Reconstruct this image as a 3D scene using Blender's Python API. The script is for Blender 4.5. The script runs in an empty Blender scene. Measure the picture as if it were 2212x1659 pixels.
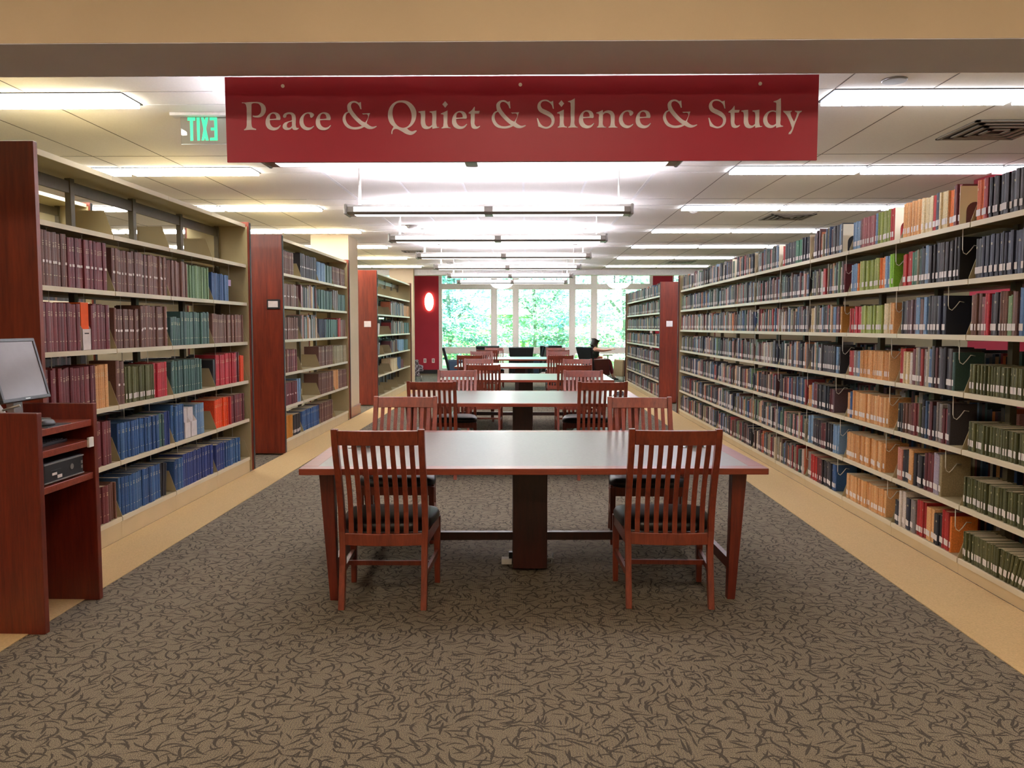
import bpy, bmesh, math, random
from mathutils import Vector, Matrix

# ------------------------------------------------------------------ camera, world, exposure
F = 1770.0; PW, PH = 2212.0, 1659.0
H = 1.5
YAW = math.radians(1.036); PITCH = math.radians(3.99); ROLL = 0.0008
sc = bpy.context.scene
C = sc.collection
fw = Vector((-math.sin(YAW)*math.cos(PITCH), math.cos(YAW)*math.cos(PITCH), -math.sin(PITCH)))
rt0 = Vector((math.cos(YAW), math.sin(YAW), 0)); up0 = rt0.cross(fw)
rt = rt0*math.cos(ROLL) + up0*math.sin(ROLL); up = rt.cross(fw)
cam = bpy.data.objects.new('camera', bpy.data.cameras.new('camera')); C.objects.link(cam)
cam.data.sensor_width = 36; cam.data.lens = F/PW*36; cam.data.clip_start = 0.05; cam.data.clip_end = 400
m = Matrix((rt, up, -fw)).transposed().to_4x4(); m.translation = Vector((0, 0, H))
cam.matrix_world = m; sc.camera = cam

def at(px, py, Y):
    "the point on the plane y=Y that the photo shows at pixel px,py"
    d = fw*F + rt*(px-PW/2) - up*(py-PH/2)
    return Vector((0, 0, H)) + d*(Y/d.y)
def proj(p):
    v = Vector(p) - Vector((0, 0, H)); z = v.dot(fw)
    return PW/2 + v.dot(rt)/z*F, PH/2 - v.dot(up)/z*F, z

w = bpy.data.worlds.new('sky'); sc.world = w; w.use_nodes = True
bg = w.node_tree.nodes['Background']
bg.inputs[0].default_value = (0.55, 0.86, 1.0, 1); bg.inputs[1].default_value = 7.5
sun = bpy.data.objects.new('sun', bpy.data.lights.new('sun', 'SUN')); C.objects.link(sun)
sun.data.energy = 50; sun.data.angle = 0.02; sun.data.color = (.9, 1, .95)
sun.rotation_euler = (math.radians(42), 0, math.radians(28))
vs = sc.view_settings
vs.view_transform = 'Standard'; vs.look = 'None'; vs.gamma = 1; vs.use_curve_mapping = False
vs.exposure = 0.6
sc.cycles.max_bounces = 7; sc.cycles.diffuse_bounces = 4; sc.cycles.glossy_bounces = 3
sc.cycles.transparent_max_bounces = 12; sc.cycles.sample_clamp_indirect = 6
sc.cycles.caustics_reflective = False; sc.cycles.caustics_refractive = False
TROFFER, PENDANT_UP, PENDANT_DOWN = 11.0, 75.0, 3.0

# ------------------------------------------------------------------ materials
def lin(c):
    return tuple(((x/255)/12.92 if x/255 <= .04045 else ((x/255+.055)/1.055)**2.4) for x in c)
def newmat(name):
    mt = bpy.data.materials.new(name); mt.use_nodes = True
    nt = mt.node_tree; return mt, nt, nt.nodes['Principled BSDF']
def N(nt, t, **kw):
    n = nt.nodes.new(t)
    for k, v in kw.items():
        if k.startswith('i_'):
            key = k[2:]; key = int(key) if key.isdigit() else key.replace('_', ' ')
            n.inputs[key].default_value = v
        else: setattr(n, k, v)
    return n
def ramp(nt, src, stops, interp='LINEAR'):
    r = nt.nodes.new('ShaderNodeValToRGB'); r.color_ramp.interpolation = interp
    el = r.color_ramp.elements
    while len(el) < len(stops): el.new(.5)
    for e, (p, c) in zip(el, stops): e.position = p; e.color = (*c, 1)
    nt.links.new(src, r.inputs[0]); return r.outputs[0]
def coords(nt, scale=(1, 1, 1), obj=True):
    tc = N(nt, 'ShaderNodeTexCoord'); mp = N(nt, 'ShaderNodeMapping'); mp.inputs['Scale'].default_value = scale
    nt.links.new(tc.outputs['Object' if obj else 'Generated'], mp.inputs[0]); return mp.outputs[0]
def noise(nt, vec, scale, detail=3, rough=.5, out='Fac'):
    n = N(nt, 'ShaderNodeTexNoise', i_Scale=scale, i_Detail=detail, i_Roughness=rough)
    nt.links.new(vec, n.inputs['Vector']); return n.outputs[out]
def math_(nt, op, a, b=None, c=None):
    n = N(nt, 'ShaderNodeMath', operation=op)
    for i, v in enumerate((a, b, c)):
        if v is None: continue
        if isinstance(v, (int, float)): n.inputs[i].default_value = v
        else: nt.links.new(v, n.inputs[i])
    return n.outputs[0]
def mix(nt, fac, a, b):
    n = N(nt, 'ShaderNodeMix', data_type='RGBA')
    for i, v in ((0, fac), (6, a), (7, b)):
        if isinstance(v, (int, float)): n.inputs[i].default_value = v
        elif isinstance(v, tuple): n.inputs[i].default_value = (*v, 1)
        else: nt.links.new(v, n.inputs[i])
    return n.outputs[2]
def bump(nt, b, h, strength, dist=.01):
    n = N(nt, 'ShaderNodeBump', i_Strength=strength, i_Distance=dist)
    nt.links.new(h, n.inputs['Height']); nt.links.new(n.outputs[0], b.inputs['Normal'])
M = {}
def plain(name, col, rough=.5, spec=.5, metal=0, var=.06, scale=25, bmp=0, coat=0):
    mt, nt, b = newmat(name); c = lin(col)
    v = coords(nt); n = noise(nt, v, scale)
    b.inputs['Roughness'].default_value = rough; b.inputs['Metallic'].default_value = metal
    b.inputs['Specular IOR Level'].default_value = spec; b.inputs['Coat Weight'].default_value = coat
    lo = tuple(x*(1-var) for x in c); hi = tuple(min(1, x*(1+var)) for x in c)
    nt.links.new(ramp(nt, n, [(.3, lo), (.7, hi)]), b.inputs['Base Color'])
    if bmp: bump(nt, b, noise(nt, v, scale*6), bmp)
    M[name] = mt; return mt
def wood(name, dark, light, rough=.35, along=(1.5, 1.5, .12), coat=.25, scale=22):
    mt, nt, b = newmat(name); v = coords(nt, along)
    n1 = noise(nt, v, scale, 5, .6); n2 = noise(nt, v, scale*4, 3)
    f = math_(nt, 'ADD', math_(nt, 'MULTIPLY', n1, .75), math_(nt, 'MULTIPLY', n2, .25))
    nt.links.new(ramp(nt, f, [(.3, lin(dark)), (.72, lin(light))]), b.inputs['Base Color'])
    b.inputs['Roughness'].default_value = rough; b.inputs['Coat Weight'].default_value = coat
    b.inputs['Coat Roughness'].default_value = .25
    M[name] = mt; return mt
def glow(name, col, strength, base=(230, 230, 230)):
    mt, nt, b = newmat(name); b.inputs['Base Color'].default_value = (*lin(base), 1)
    b.inputs['Emission Color'].default_value = (*col, 1); b.inputs['Emission Strength'].default_value = strength
    v = coords(nt); n = noise(nt, v, 3)
    s = math_(nt, 'MULTIPLY_ADD', n, strength*.1, strength*.95); nt.links.new(s, b.inputs['Emission Strength'])
    M[name] = mt; return mt

wood('cherry', (76, 22, 13), (116, 40, 22))
wood('cherry_panel', (86, 28, 14), (132, 50, 25), rough=.4, coat=.1, along=(1.2, 1.2, .1), scale=14)
wood('cherry_chair', (94, 34, 20), (138, 58, 34), rough=.38)
wood('cherry_across', (110, 42, 28), (150, 68, 46), rough=.3, along=(.12, 1.5, 1.5))
plain('inlay', (112, 108, 102), .32, .5, var=.1, scale=60)
plain('underside_lit', (226, 226, 236), .8, .2, var=.02, scale=3)  # cool study-room light on the header underside, put into its colour
plain('putty', (162, 148, 110), .5, .4, var=.04, scale=4)
plain('putty_edge', (228, 216, 188), .45, .4, var=.03, scale=4)
plain('olive_metal', (92, 84, 62), .5, .4, var=.08)
plain('dark_trim', (30, 29, 29), .6, .3)
plain('wire', (226, 222, 208), .35)
plain('white_paint', (226, 222, 214), .6)
plain('ceiling_tile', (238, 233, 222), .9, .1, var=.03, scale=90, bmp=.15)
plain('tee', (112, 104, 92), .7, .2)
plain('tee_white', (238, 236, 230), .6, .2)
plain('beige_wall', (206, 186, 156), .8, .2, var=.03, scale=3)
plain('grey_wall', (176, 170, 160), .8, .2, var=.03, scale=3)
plain('red_wall', (158, 36, 52), .7, .3, var=.04, scale=3)
plain('sign_red', (166, 30, 56), .42, .4, var=.03, scale=5)
plain('sign_white', (222, 214, 220), .5)
plain('frame_grey', (232, 222, 220), .5)
plain('putty_lit', (214, 192, 150), .6, .3, var=.04, scale=4)  # shelf putty lightened in colour to make up for grazing light on the bases
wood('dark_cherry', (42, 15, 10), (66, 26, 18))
plain('metal_grey', (150, 146, 140), .35, metal=.6)
plain('black_plastic', (26, 26, 28), .4)
plain('black_vinyl', (14, 13, 14), .38, .5)
plain('black_leather', (18, 22, 24), .5, .4)
plain('cream_fabric', (168, 150, 116), .8)
plain('brown_leather', (74, 26, 20), .45)
plain('paper', (236, 226, 222), .8)
plain('pages', (196, 180, 148), .9, .1, scale=200, var=.15)
plain('screen', (118, 112, 112), .16, .6, var=.02)
plain('bezel', (48, 50, 54), .4)
plain('silver', (168, 168, 166), .3, metal=.5)
plain('gilt', (205, 190, 150), .5)
plain('label_white', (230, 222, 216), .7)
plain('skin', (206, 150, 126), .5)
plain('hair', (38, 26, 18), .5)
plain('olive_top', (34, 42, 28), .8)
plain('crimson_cloth', (110, 22, 34), .8)
plain('orange_paper', (236, 92, 24), .7)
plain('lilac_paper', (186, 158, 190), .7)
plain('bark', (122, 132, 112), .9)
plain('lawn', (96, 128, 60), .9, var=.3, scale=2)
plain('vent', (150, 140, 124), .6)
plain('vent_dark', (52, 48, 42), .7)
plain('tan_strip', (204, 176, 130), .95, .05, var=.1, scale=120, bmp=.3)
plain('teal_chair', (34, 60, 84), .6)
glow('tube', (.97, .99, 1.14), TROFFER)
glow('tube_warm', (.98, .96, .90), TROFFER*1.95)
glow('uplight', (.98, .95, 1.14), PENDANT_UP)
glow('downlens', (1, .96, .96), PENDANT_DOWN)
glow('sconce_glow', (1, .75, .42), 7.0)
glow('bowl_glow', (1, .97, .94), 34)
glow('warm_lamp', (1, .80, .60), 18.5)
glow('exit_green', (.04, .9, .34), .95, (40, 120, 70))
glow('red_led', (1, .02, .02), 3, (100, 10, 10))

def carpet():
    mt, nt, b = newmat('carpet'); v = coords(nt)
    def strokes(scale, off, L, w, curv):
        mp = N(nt, 'ShaderNodeMapping'); mp.inputs['Location'].default_value = (off, off*.7, 0); mp.inputs['Scale'].default_value = (scale, scale, 0)
        nt.links.new(v, mp.inputs[0])
        vo = N(nt, 'ShaderNodeTexVoronoi', voronoi_dimensions='2D', i_Scale=1.0, i_Randomness=.9); nt.links.new(mp.outputs[0], vo.inputs['Vector'])
        d = N(nt, 'ShaderNodeVectorMath', operation='SUBTRACT'); nt.links.new(mp.outputs[0], d.inputs[0]); nt.links.new(vo.outputs['Position'], d.inputs[1])
        sc_ = N(nt, 'ShaderNodeSeparateColor'); nt.links.new(vo.outputs['Color'], sc_.inputs[0])
        ro = N(nt, 'ShaderNodeVectorRotate', rotation_type='Z_AXIS'); nt.links.new(d.outputs[0], ro.inputs[0])
        nt.links.new(math_(nt, 'MULTIPLY', sc_.outputs[0], 6.283), ro.inputs['Angle'])
        xyz = N(nt, 'ShaderNodeSeparateXYZ'); nt.links.new(ro.outputs[0], xyz.inputs[0]); x, y = xyz.outputs[0], xyz.outputs[1]
        cv = math_(nt, 'MULTIPLY_ADD', sc_.outputs[1], curv*2, -curv)
        dy = math_(nt, 'ABSOLUTE', math_(nt, 'SUBTRACT', y, math_(nt, 'MULTIPLY', cv, math_(nt, 'MULTIPLY', x, x))))
        t = math_(nt, 'DIVIDE', x, L)
        taper = math_(nt, 'MULTIPLY', math_(nt, 'SUBTRACT', 1, math_(nt, 'MULTIPLY', t, t)), math_(nt, 'MULTIPLY_ADD', t, w*.7, w))
        return math_(nt, 'LESS_THAN', dy, taper)
    s = math_(nt, 'MAXIMUM', strokes(11, 0, .62, .06, 1.5), strokes(13, 31.3, .6, .055, 1.2))
    s = math_(nt, 'MAXIMUM', s, strokes(9.5, 57.7, .62, .05, 1.3))
    s = math_(nt, 'MAXIMUM', s, strokes(16, 17.1, .55, .06, 1.0))
    fine = noise(nt, v, 300, 2, .8)
    base = ramp(nt, fine, [(.36, lin((62, 56, 52))), (.5, lin((104, 95, 84))), (.64, lin((160, 150, 124)))])
    # square carpet tiles laid quarter-turned: rib direction alternates
    ck = N(nt, 'ShaderNodeTexChecker', i_Scale=1/.61); nt.links.new(v, ck.inputs[0])
    sx = N(nt, 'ShaderNodeSeparateXYZ'); nt.links.new(v, sx.inputs[0])
    sel = mix(nt, ck.outputs[1], sx.outputs[0], sx.outputs[1])
    rib = math_(nt, 'SINE', math_(nt, 'MULTIPLY', sel, 520.))
    base = mix(nt, math_(nt, 'MULTIPLY', math_(nt, 'GREATER_THAN', rib, .55), .22), base, lin((150, 136, 104)))
    tint = ramp(nt, noise(nt, v, .8, 2), [(.3, (.9, .9, .9)), (.7, (1.06, 1.06, 1.06))])
    mul = N(nt, 'ShaderNodeMix', data_type='RGBA', blend_type='MULTIPLY'); mul.inputs[0].default_value = 1
    nt.links.new(base, mul.inputs[6]); nt.links.new(tint, mul.inputs[7])
    col = mix(nt, math_(nt, 'MULTIPLY', s, .7), mul.outputs[2], lin((34, 31, 33)))
    nt.links.new(col, b.inputs['Base Color']); b.inputs['Roughness'].default_value = .95
    b.inputs['Specular IOR Level'].default_value = .08
    bump(nt, b, fine, .4, .004); M['carpet'] = mt
carpet()
def glass():
    mt = bpy.data.materials.new('glass'); mt.use_nodes = True; nt = mt.node_tree; nt.nodes.clear()
    o = N(nt, 'ShaderNodeOutputMaterial'); t = N(nt, 'ShaderNodeBsdfTransparent'); g = N(nt, 'ShaderNodeBsdfGlossy')
    g.inputs['Roughness'].default_value = .02; t.inputs[0].default_value = (.93, .97, .98, 1)
    fr = N(nt, 'ShaderNodeFresnel', i_IOR=1.45); mx = N(nt, 'ShaderNodeMixShader')
    nt.links.new(fr.outputs[0], mx.inputs[0]); nt.links.new(t.outputs[0], mx.inputs[1]); nt.links.new(g.outputs[0], mx.inputs[2])
    nt.links.new(mx.outputs[0], o.inputs[0]); M['glass'] = mt
glass()
def bookcloth():
    mt, nt, b = newmat('bookcloth'); a = N(nt, 'ShaderNodeAttribute', attribute_name='Col')
    v = coords(nt); n = noise(nt, v, 130, 3)
    mul = N(nt, 'ShaderNodeMix', data_type='RGBA', blend_type='MULTIPLY'); mul.inputs[0].default_value = 1
    nt.links.new(a.outputs[0], mul.inputs[6]); nt.links.new(ramp(nt, n, [(.3, (.78,)*3), (.7, (1.15,)*3)]), mul.inputs[7])
    nt.links.new(mul.outputs[2], b.inputs['Base Color']); b.inputs['Roughness'].default_value = .5
    M['bookcloth'] = mt
bookcloth()
def leafmat():
    mt, nt, b = newmat('leaf'); a = N(nt, 'ShaderNodeAttribute', attribute_name='Col')
    nt.links.new(a.outputs[0], b.inputs['Base Color']); b.inputs['Roughness'].default_value = .45
    M['leaf'] = mt
leafmat()
def patterned():
    mt, nt, b = newmat('patterned'); v = coords(nt)
    nt.links.new(ramp(nt, noise(nt, v, 28, 2), [(.45, lin((70, 58, 62))), (.52, lin((170, 160, 170)))], 'CONSTANT'), b.inputs['Base Color'])
    b.inputs['Roughness'].default_value = .9; M['patterned'] = mt
patterned()

# ------------------------------------------------------------------ mesh helpers
class MB:
    def __init__(s): s.v = []; s.f = []; s.mi = []; s.col = []; s.sm = []
    def face(s, idx, mi=0, col=None, sm=False): s.f.append(idx); s.mi.append(mi); s.col.append(col or (1, 1, 1)); s.sm.append(sm)
    def add(s, vs_, fs, mi=0, col=None, sm=False):
        o = len(s.v); s.v += [tuple(v) for v in vs_]
        for f in fs: s.face([o+i for i in f], mi, col, sm)
        return s
    def box(s, x0, x1, y0, y1, z0, z1, mi=0, col=None):
        return s.add([(x, y, z) for z in (z0, z1) for y in (y0, y1) for x in (x0, x1)],
              [(0, 2, 3, 1), (4, 5, 7, 6), (0, 1, 5, 4), (2, 6, 7, 3), (0, 4, 6, 2), (1, 3, 7, 5)], mi, col)
    def hexa(s, p, mi=0, col=None):  # 8 points: bottom 4 ccw, top 4 ccw
        return s.add(p, [(3, 2, 1, 0), (4, 5, 6, 7), (0, 1, 5, 4), (1, 2, 6, 5), (2, 3, 7, 6), (3, 0, 4, 7)], mi, col)
    def sweep(s, pts, prof, closed_prof=True, caps=True, mi=0, col=None, sm=False, upv=Vector((0, 0, 1))):
        "sweep profile [(a,b)] (a along side, b along up) through pts"
        pts = [Vector(p) for p in pts]; n = len(pts); k = len(prof); o = len(s.v)
        for i, p in enumerate(pts):
            t = (pts[min(i+1, n-1)] - pts[max(i-1, 0)]).normalized()
            u = upv if abs(t.dot(upv)) < .98 else Vector((0, 1, 0))
            a = t.cross(u).normalized(); bb = a.cross(t).normalized()
            pr = prof[i] if isinstance(prof[0], list) else prof
            for (x, y) in pr: s.v.append(tuple(p + a*x + bb*y))
        k = len(prof[0]) if isinstance(prof[0], list) else len(prof)
        for i in range(n-1):
            for j in range(k):
                j2 = (j+1) % k
                s.face([o+i*k+j, o+i*k+j2, o+(i+1)*k+j2, o+(i+1)*k+j], mi, col, sm)
        if caps:
            s.face([o+j for j in reversed(range(k))], mi, col); s.face([o+(n-1)*k+j for j in range(k)], mi, col)
        return s
    def tube(s, pts, r, seg=8, mi=0, col=None):
        return s.sweep(pts, [(r*math.cos(2*math.pi*i/seg), r*math.sin(2*math.pi*i/seg)) for i in range(seg)], mi=mi, col=col, sm=True)
    def lathe(s, prof, cx=0, cy=0, seg=20, mi=0, col=None, sx=1, sy=1, sm=True):
        o = len(s.v)
        for r, z in prof:
            for i in range(seg):
                a = 2*math.pi*i/seg; s.v.append((cx+r*sx*math.cos(a), cy+r*sy*math.sin(a), z))
        for j in range(len(prof)-1):
            for i in range(seg):
                i2 = (i+1) % seg; s.face([o+j*seg+i, o+j*seg+i2, o+(j+1)*seg+i2, o+(j+1)*seg+i], mi, col, sm)
        s.face([o+i for i in reversed(range(seg))], mi, col); s.face([o+(len(prof)-1)*seg+i for i in range(seg)], mi, col)
        return s
    def tf(s, mtx, start=0):
        for i in range(start, len(s.v)): s.v[i] = tuple(mtx @ Vector(s.v[i]))
        return s
    def build(s, name, mats, parent=None, bevel=0, loc=None, color=False):
        me = bpy.data.meshes.new(name); me.from_pydata(s.v, [], s.f)
        if not isinstance(mats, (list, tuple)): mats = [mats]
        for mm in mats: me.materials.append(M[mm] if isinstance(mm, str) else mm)
        me.polygons.foreach_set('material_index', s.mi); me.polygons.foreach_set('use_smooth', s.sm)
        if color:
            ca = me.color_attributes.new('Col', 'FLOAT_COLOR', 'CORNER'); buf = []
            for f, c in zip(s.f, s.col): buf += list((*c, 1))*len(f)
            ca.data.foreach_set('color', buf)
        me.update()
        o = bpy.data.objects.new(name, me); C.objects.link(o)
        if parent: o.parent = parent
        if loc: o.location = loc
        if bevel:
            b = o.modifiers.new('bevel', 'BEVEL'); b.width = bevel; b.segments = 2; b.limit_method = 'ANGLE'
        return o
def tag(o, label=None, cat=None, group=None, kind=None):
    for k, v in (('label', label), ('category', cat), ('group', group), ('kind', kind)):
        if v: o[k] = v
    return o
def empty(name, loc=(0, 0, 0), rz=0):
    o = bpy.data.objects.new(name, None); C.objects.link(o); o.location = loc; o.rotation_euler = (0, 0, rz); return o
kids = {}
def copy_tree(o, parent=None):
    c = o.copy(); C.objects.link(c)
    if parent: c.parent = parent
    for ch in [x for x in C.objects if x.parent == o]: copy_tree(ch, c)
    return c
def struct(name, mb, mats, bevel=0):
    return tag(mb.build(name, mats, bevel=bevel), kind='structure')
def bx(*a): return MB().box(*a)
ORD = ['zeroth', 'first', 'second', 'third', 'fourth', 'fifth', 'sixth', 'seventh', 'eighth', 'ninth', 'tenth', 'eleventh', 'twelfth',
       'thirteenth', 'fourteenth', 'fifteenth', 'sixteenth', 'seventeenth', 'eighteenth', 'nineteenth', 'twentieth']
def ordw(n):
    if n <= 20: return ORD[n]
    t = {2: 'twenty', 3: 'thirty', 4: 'forty', 5: 'fifty'}[n//10]
    return (t+'-'+ORD[n % 10]) if n % 10 else {2: 'twentieth', 3: 'thirtieth', 4: 'fortieth', 5: 'fiftieth'}[n//10]

# ------------------------------------------------------------------ setting
CZ = 2.985
struct('floor', bx(-10, 10, -4, 26.5, -.2, 0), 'carpet')
tag(bx(-2.86, -2.43, -1, 21.2, 0, .004).build('floor_border_left', 'tan_strip'), kind='structure')
tag(bx(2.148, 2.62, -1, 21.6, 0, .004).build('floor_border_right', 'tan_strip'), kind='structure')
struct('ceiling', bx(-10, 10, 3.66, 21.4, CZ, CZ+.15), 'ceiling_tile')
struct('ceiling_lobby', bx(-10, 10, -4, 3.24, 3.25, 3.4), 'ceiling_tile')
struct('ceiling_lounge', bx(-10, 10, 21.7, 26.5, 3.32, 3.45), 'white_paint')
struct('wall_header', bx(-10, 10, 3.24, 3.66, 2.6, 3.4), 'beige_wall')
struct('trim_3', bx(-10, 10, 3.242, 3.662, 2.597, 2.6), 'underside_lit')  # thin sheet under the header carrying that painted-in light
struct('wall_lounge_header', bx(-10, 10, 21.4, 21.7, 2.84, 3.45), 'white_paint')
struct('wall_left', bx(-10.2, -10, -4, 26.5, -.2, 3.5), 'beige_wall')
struct('wall_right', bx(10, 10.2, -4, 26.5, -.2, 3.5), 'beige_wall')
struct('wall_front', bx(-10.2, 10.2, -4.2, -4, -.2, 3.5), 'beige_wall')
struct('column_left', bx(-3.52, -2.905, 13.39, 14.12, 0, CZ), 'beige_wall')
struct('baseboard_column', bx(-3.54, -2.885, 13.37, 14.14, 0, .17), 'cherry_across', .004)
struct('column_lounge', bx(-3.55, -2.93, 21.2, 21.4, 0, CZ), 'beige_wall', .004)
struct('column_red', bx(4.52, 5.3, 7.8, 8.5, 0, CZ), 'red_wall')
# ceiling grid
g = MB(); gw = MB()
rows = [5.27+2.45*k for k in range(7)]
for x in [-9.9+.61*i for i in range(12)] + [1.92+.61*i for i in range(14)]:
    if x < -2.5: x = -2.58-.61*round((-2.58-x)/.61)
    if x < -9.9 or x > 9.9: continue
    g.box(x-.004, x+.004, 3.67, 21.4, CZ-.0015, CZ+.01)
for r in rows:
    for dy in (0, .3, 1.95):
        g.box(-9.95, -2.58, r+dy-.003, r+dy+.003, CZ-.0015, CZ+.01); g.box(1.92, 9.95, r+dy-.003, r+dy+.003, CZ-.0015, CZ+.01)
        gw.box(-2.58, 1.92, r+dy-.004, r+dy+.004, CZ-.002, CZ+.01)
for x in (-1.97, 1.23): gw.box(x-.018, x+.018, 3.67, 21.4, CZ-.004, CZ+.01)
for x in (-1.31, -.67, -.04, .6): gw.box(x-.012, x+.012, 3.67, 21.4, CZ-.004, CZ+.01)
struct('trim_1', g, 'tee'); struct('trim_2', gw, 'tee_white')

# lounge window wall at Y=26.3
WY = 26.3
def wx(px): return at(px, 706, WY).x
def wz(py): return at(1120, py, WY).z
zt1, zt0, zm1, zm0, zl1, zl0 = wz(593), wz(613), wz(625), wz(750), wz(764), .1
struct('wall_back_left', bx(-10, wx(780), WY, WY+.2, 0, 3.4), 'beige_wall')
struct('wall_back_red_left', bx(wx(868), wx(948), WY-.02, WY+.2, 0, 3.4), 'red_wall')
struct('wall_back_red_right', bx(wx(1409), wx(1451), WY-.02, WY+.2, 0, 3.4), 'red_wall')
struct('wall_back_right', bx(wx(1540), 10, WY, WY+.2, 0, 3.4), 'beige_wall')
struct('wall_back_sill', bx(wx(780), wx(1540), WY, WY+.2, -.1, .1), 'frame_grey')
struct('wall_back_head', bx(wx(780), wx(1540), WY, WY+.2, 3.2, 3.45), 'frame_grey')
struct('baseboard_back', bx(wx(868), wx(948), WY-.04, WY-.02, 0, .12), 'dark_trim')
cols = [(780, 868, 2), (948, 1067, 4), (1067, 1114, 0), (1114, 1236, 4), (1236, 1283, 0), (1283, 1409, 3), (1451, 1540, 3)]
for n, (a, b, nm) in enumerate(cols):
    root = tag(empty('window_%d' % (n+1), ((wx(a)+wx(b))/2, WY, 0)), kind='structure')
    X0, X1 = wx(a)-root.location.x, wx(b)-root.location.x; t = .1 if 948 <= a < 1400 else .05
    f = MB()
    f.box(X0, X0+t, 0, .16, .1, 3.2); f.box(X1-t, X1, 0, .16, .1, 3.2)
    for z0, z1 in ((zm1, zt0), (zl1, zm0), (.1, .16)): f.box(X0+t, X1-t, 0, .16, z0, z1)
    f.build('window_frame', 'frame_grey', root)
    if nm:
        mm = MB(); wdt = X1-X0-2*t
        for k in range(1, nm): mm.box(X0+t+wdt*k/nm-.012, X0+t+wdt*k/nm+.012, .06, .09, zt0, 3.2)
        mm.build('muntin', 'bezel', root)
    for z0, z1 in ((zt0, 3.2), (zm0, zm1), (.16, zl1)): bx(X0+t, X1-t, .1, .106, z0, z1).build('pane', 'glass', root)

# ------------------------------------------------------------------ outside
tag(bx(-40, 40, 26.6, 80, -.5, -.3).build('ground', 'lawn'), kind='structure')
def tree(x, y, h, rad, seed, label, hue):
    R = random.Random(seed); root = tag(empty('tree', (x, y, -.3)), label, 'tree', 'trees outside the lounge windows')
    MB().tube([(0, 0, 0), (.1, .1, h*.3), (0, 0, h*.6), (.2, -.1, h*.9)], .08).tube([(0, 0, h*.3), (1, .4, h*.55), (1.6, .5, h*.7)], .06).tube([(0, 0, h*.4), (-1, -.3, h*.6), (-1.5, -.5, h*.8)], .06).build('trunk', 'bark', root)
    lf = MB()
    clumps = [(R.gauss(0, rad*.42), R.gauss(0, rad*.3), h*R.uniform(.08, 1.0), R.uniform(.35, .8)) for _ in range(110)]
    for cx, cy, cz, cr in clumps:
        tone = R.uniform(.6, 1.3)
        for _ in range(95):
            a = R.uniform(0, 6.283); rr = cr*math.sqrt(R.random())
            p = Vector((cx+rr*math.cos(a)*1.5, cy+rr*math.sin(a), cz+R.gauss(0, .09)-.12*rr))
            s_ = R.uniform(.05, .11); d = Vector((R.gauss(0, 1), R.gauss(0, 1), R.gauss(0, .35))).normalized()
            e = d.cross(Vector((R.gauss(0, .4), R.gauss(0, .4), 1))).normalized()
            c = (hue[0]*tone*R.uniform(.8, 1.2), hue[1]*tone*R.uniform(.8, 1.2), hue[2]*tone)
            lf.add([p-d*s_*1.3, p+e*s_*.6, p+d*s_*1.3, p-e*s_*.6], [(0, 1, 2, 3)], 0, c)
    lf.build('foliage', 'leaf', root, color=True)
tree(-3.2, 33.2, 5.4, 2.6, 1, 'leafy green tree in layered sprays outside the leftmost large window', (.30, .50, .42))
tree(.3, 37, 5.8, 2.7, 2, 'pale green leafy tree outside the middle large window', (.42, .60, .42))
tree(3.9, 33.4, 5.6, 2.6, 3, 'bright leafy tree outside the window behind the seated person', (.55, .68, .55))
tree(-5.8, 39, 6.6, 3.0, 4, 'darker tree set back, outside behind the wall lamp pier', (.2, .42, .4))
tree(1.8, 42, 7.2, 3.4, 5, 'tall hazy tree farther back between the window trees', (.35, .6, .6))
tree(6.9, 38, 6.4, 3.0, 6, 'leafy tree outside the narrow window at far right', (.5, .65, .6))
tag(MB().box(-12, 12, 46, 46.6, -.3, 2.2).build('hedge', 'lawn'), 'low clipped green hedge far outside behind the trees', 'hedge')

# ------------------------------------------------------------------ ceiling lights
def troffer_proto(tube):
    root = empty('ceiling_light')
    f = MB()
    for a in ((0, 1.22, 0, .015), (0, 1.22, .285, .3), (0, .015, .015, .285), (1.205, 1.22, .015, .285)): f.box(*a, -.006, .02)
    f.build('frame', 'dark_trim', root)
    bx(.015, 1.205, .015, .285, -.03, .0).build('diffuser', tube, root)
    l = MB()
    for k in range(1, 9): l.box(.015+k*1.19/9-.003, .015+k*1.19/9+.003, .015, .285, -.033, -.0305)
    l.build('louver', 'vent', root)
    return root
tps = {'right': troffer_proto('tube'), 'left': troffer_proto('tube_warm')}; used = set()
for rn, r in enumerate(rows):
    for side, xs in (('right', [1.92+1.245*k for k in range(5)]), ('left', [-3.80-1.245*k for k in range(4)])):
        for k, x in enumerate(xs):
            px, py, _ = proj((x+.1 if side == 'right' else x+1.1, r+.2, CZ))
            if rn > 4 and k > 1: continue
            o = copy_tree(tps[side]) if side in used else tps[side]; used.add(side)
            o.location = (x, r, CZ)
            tag(o, 'flush ceiling light, %s from the aisle, %s row, %s side' % (ordw(k+1), ordw(rn+1), side), 'light', 'flush ceiling lights on the %s' % side)
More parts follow.
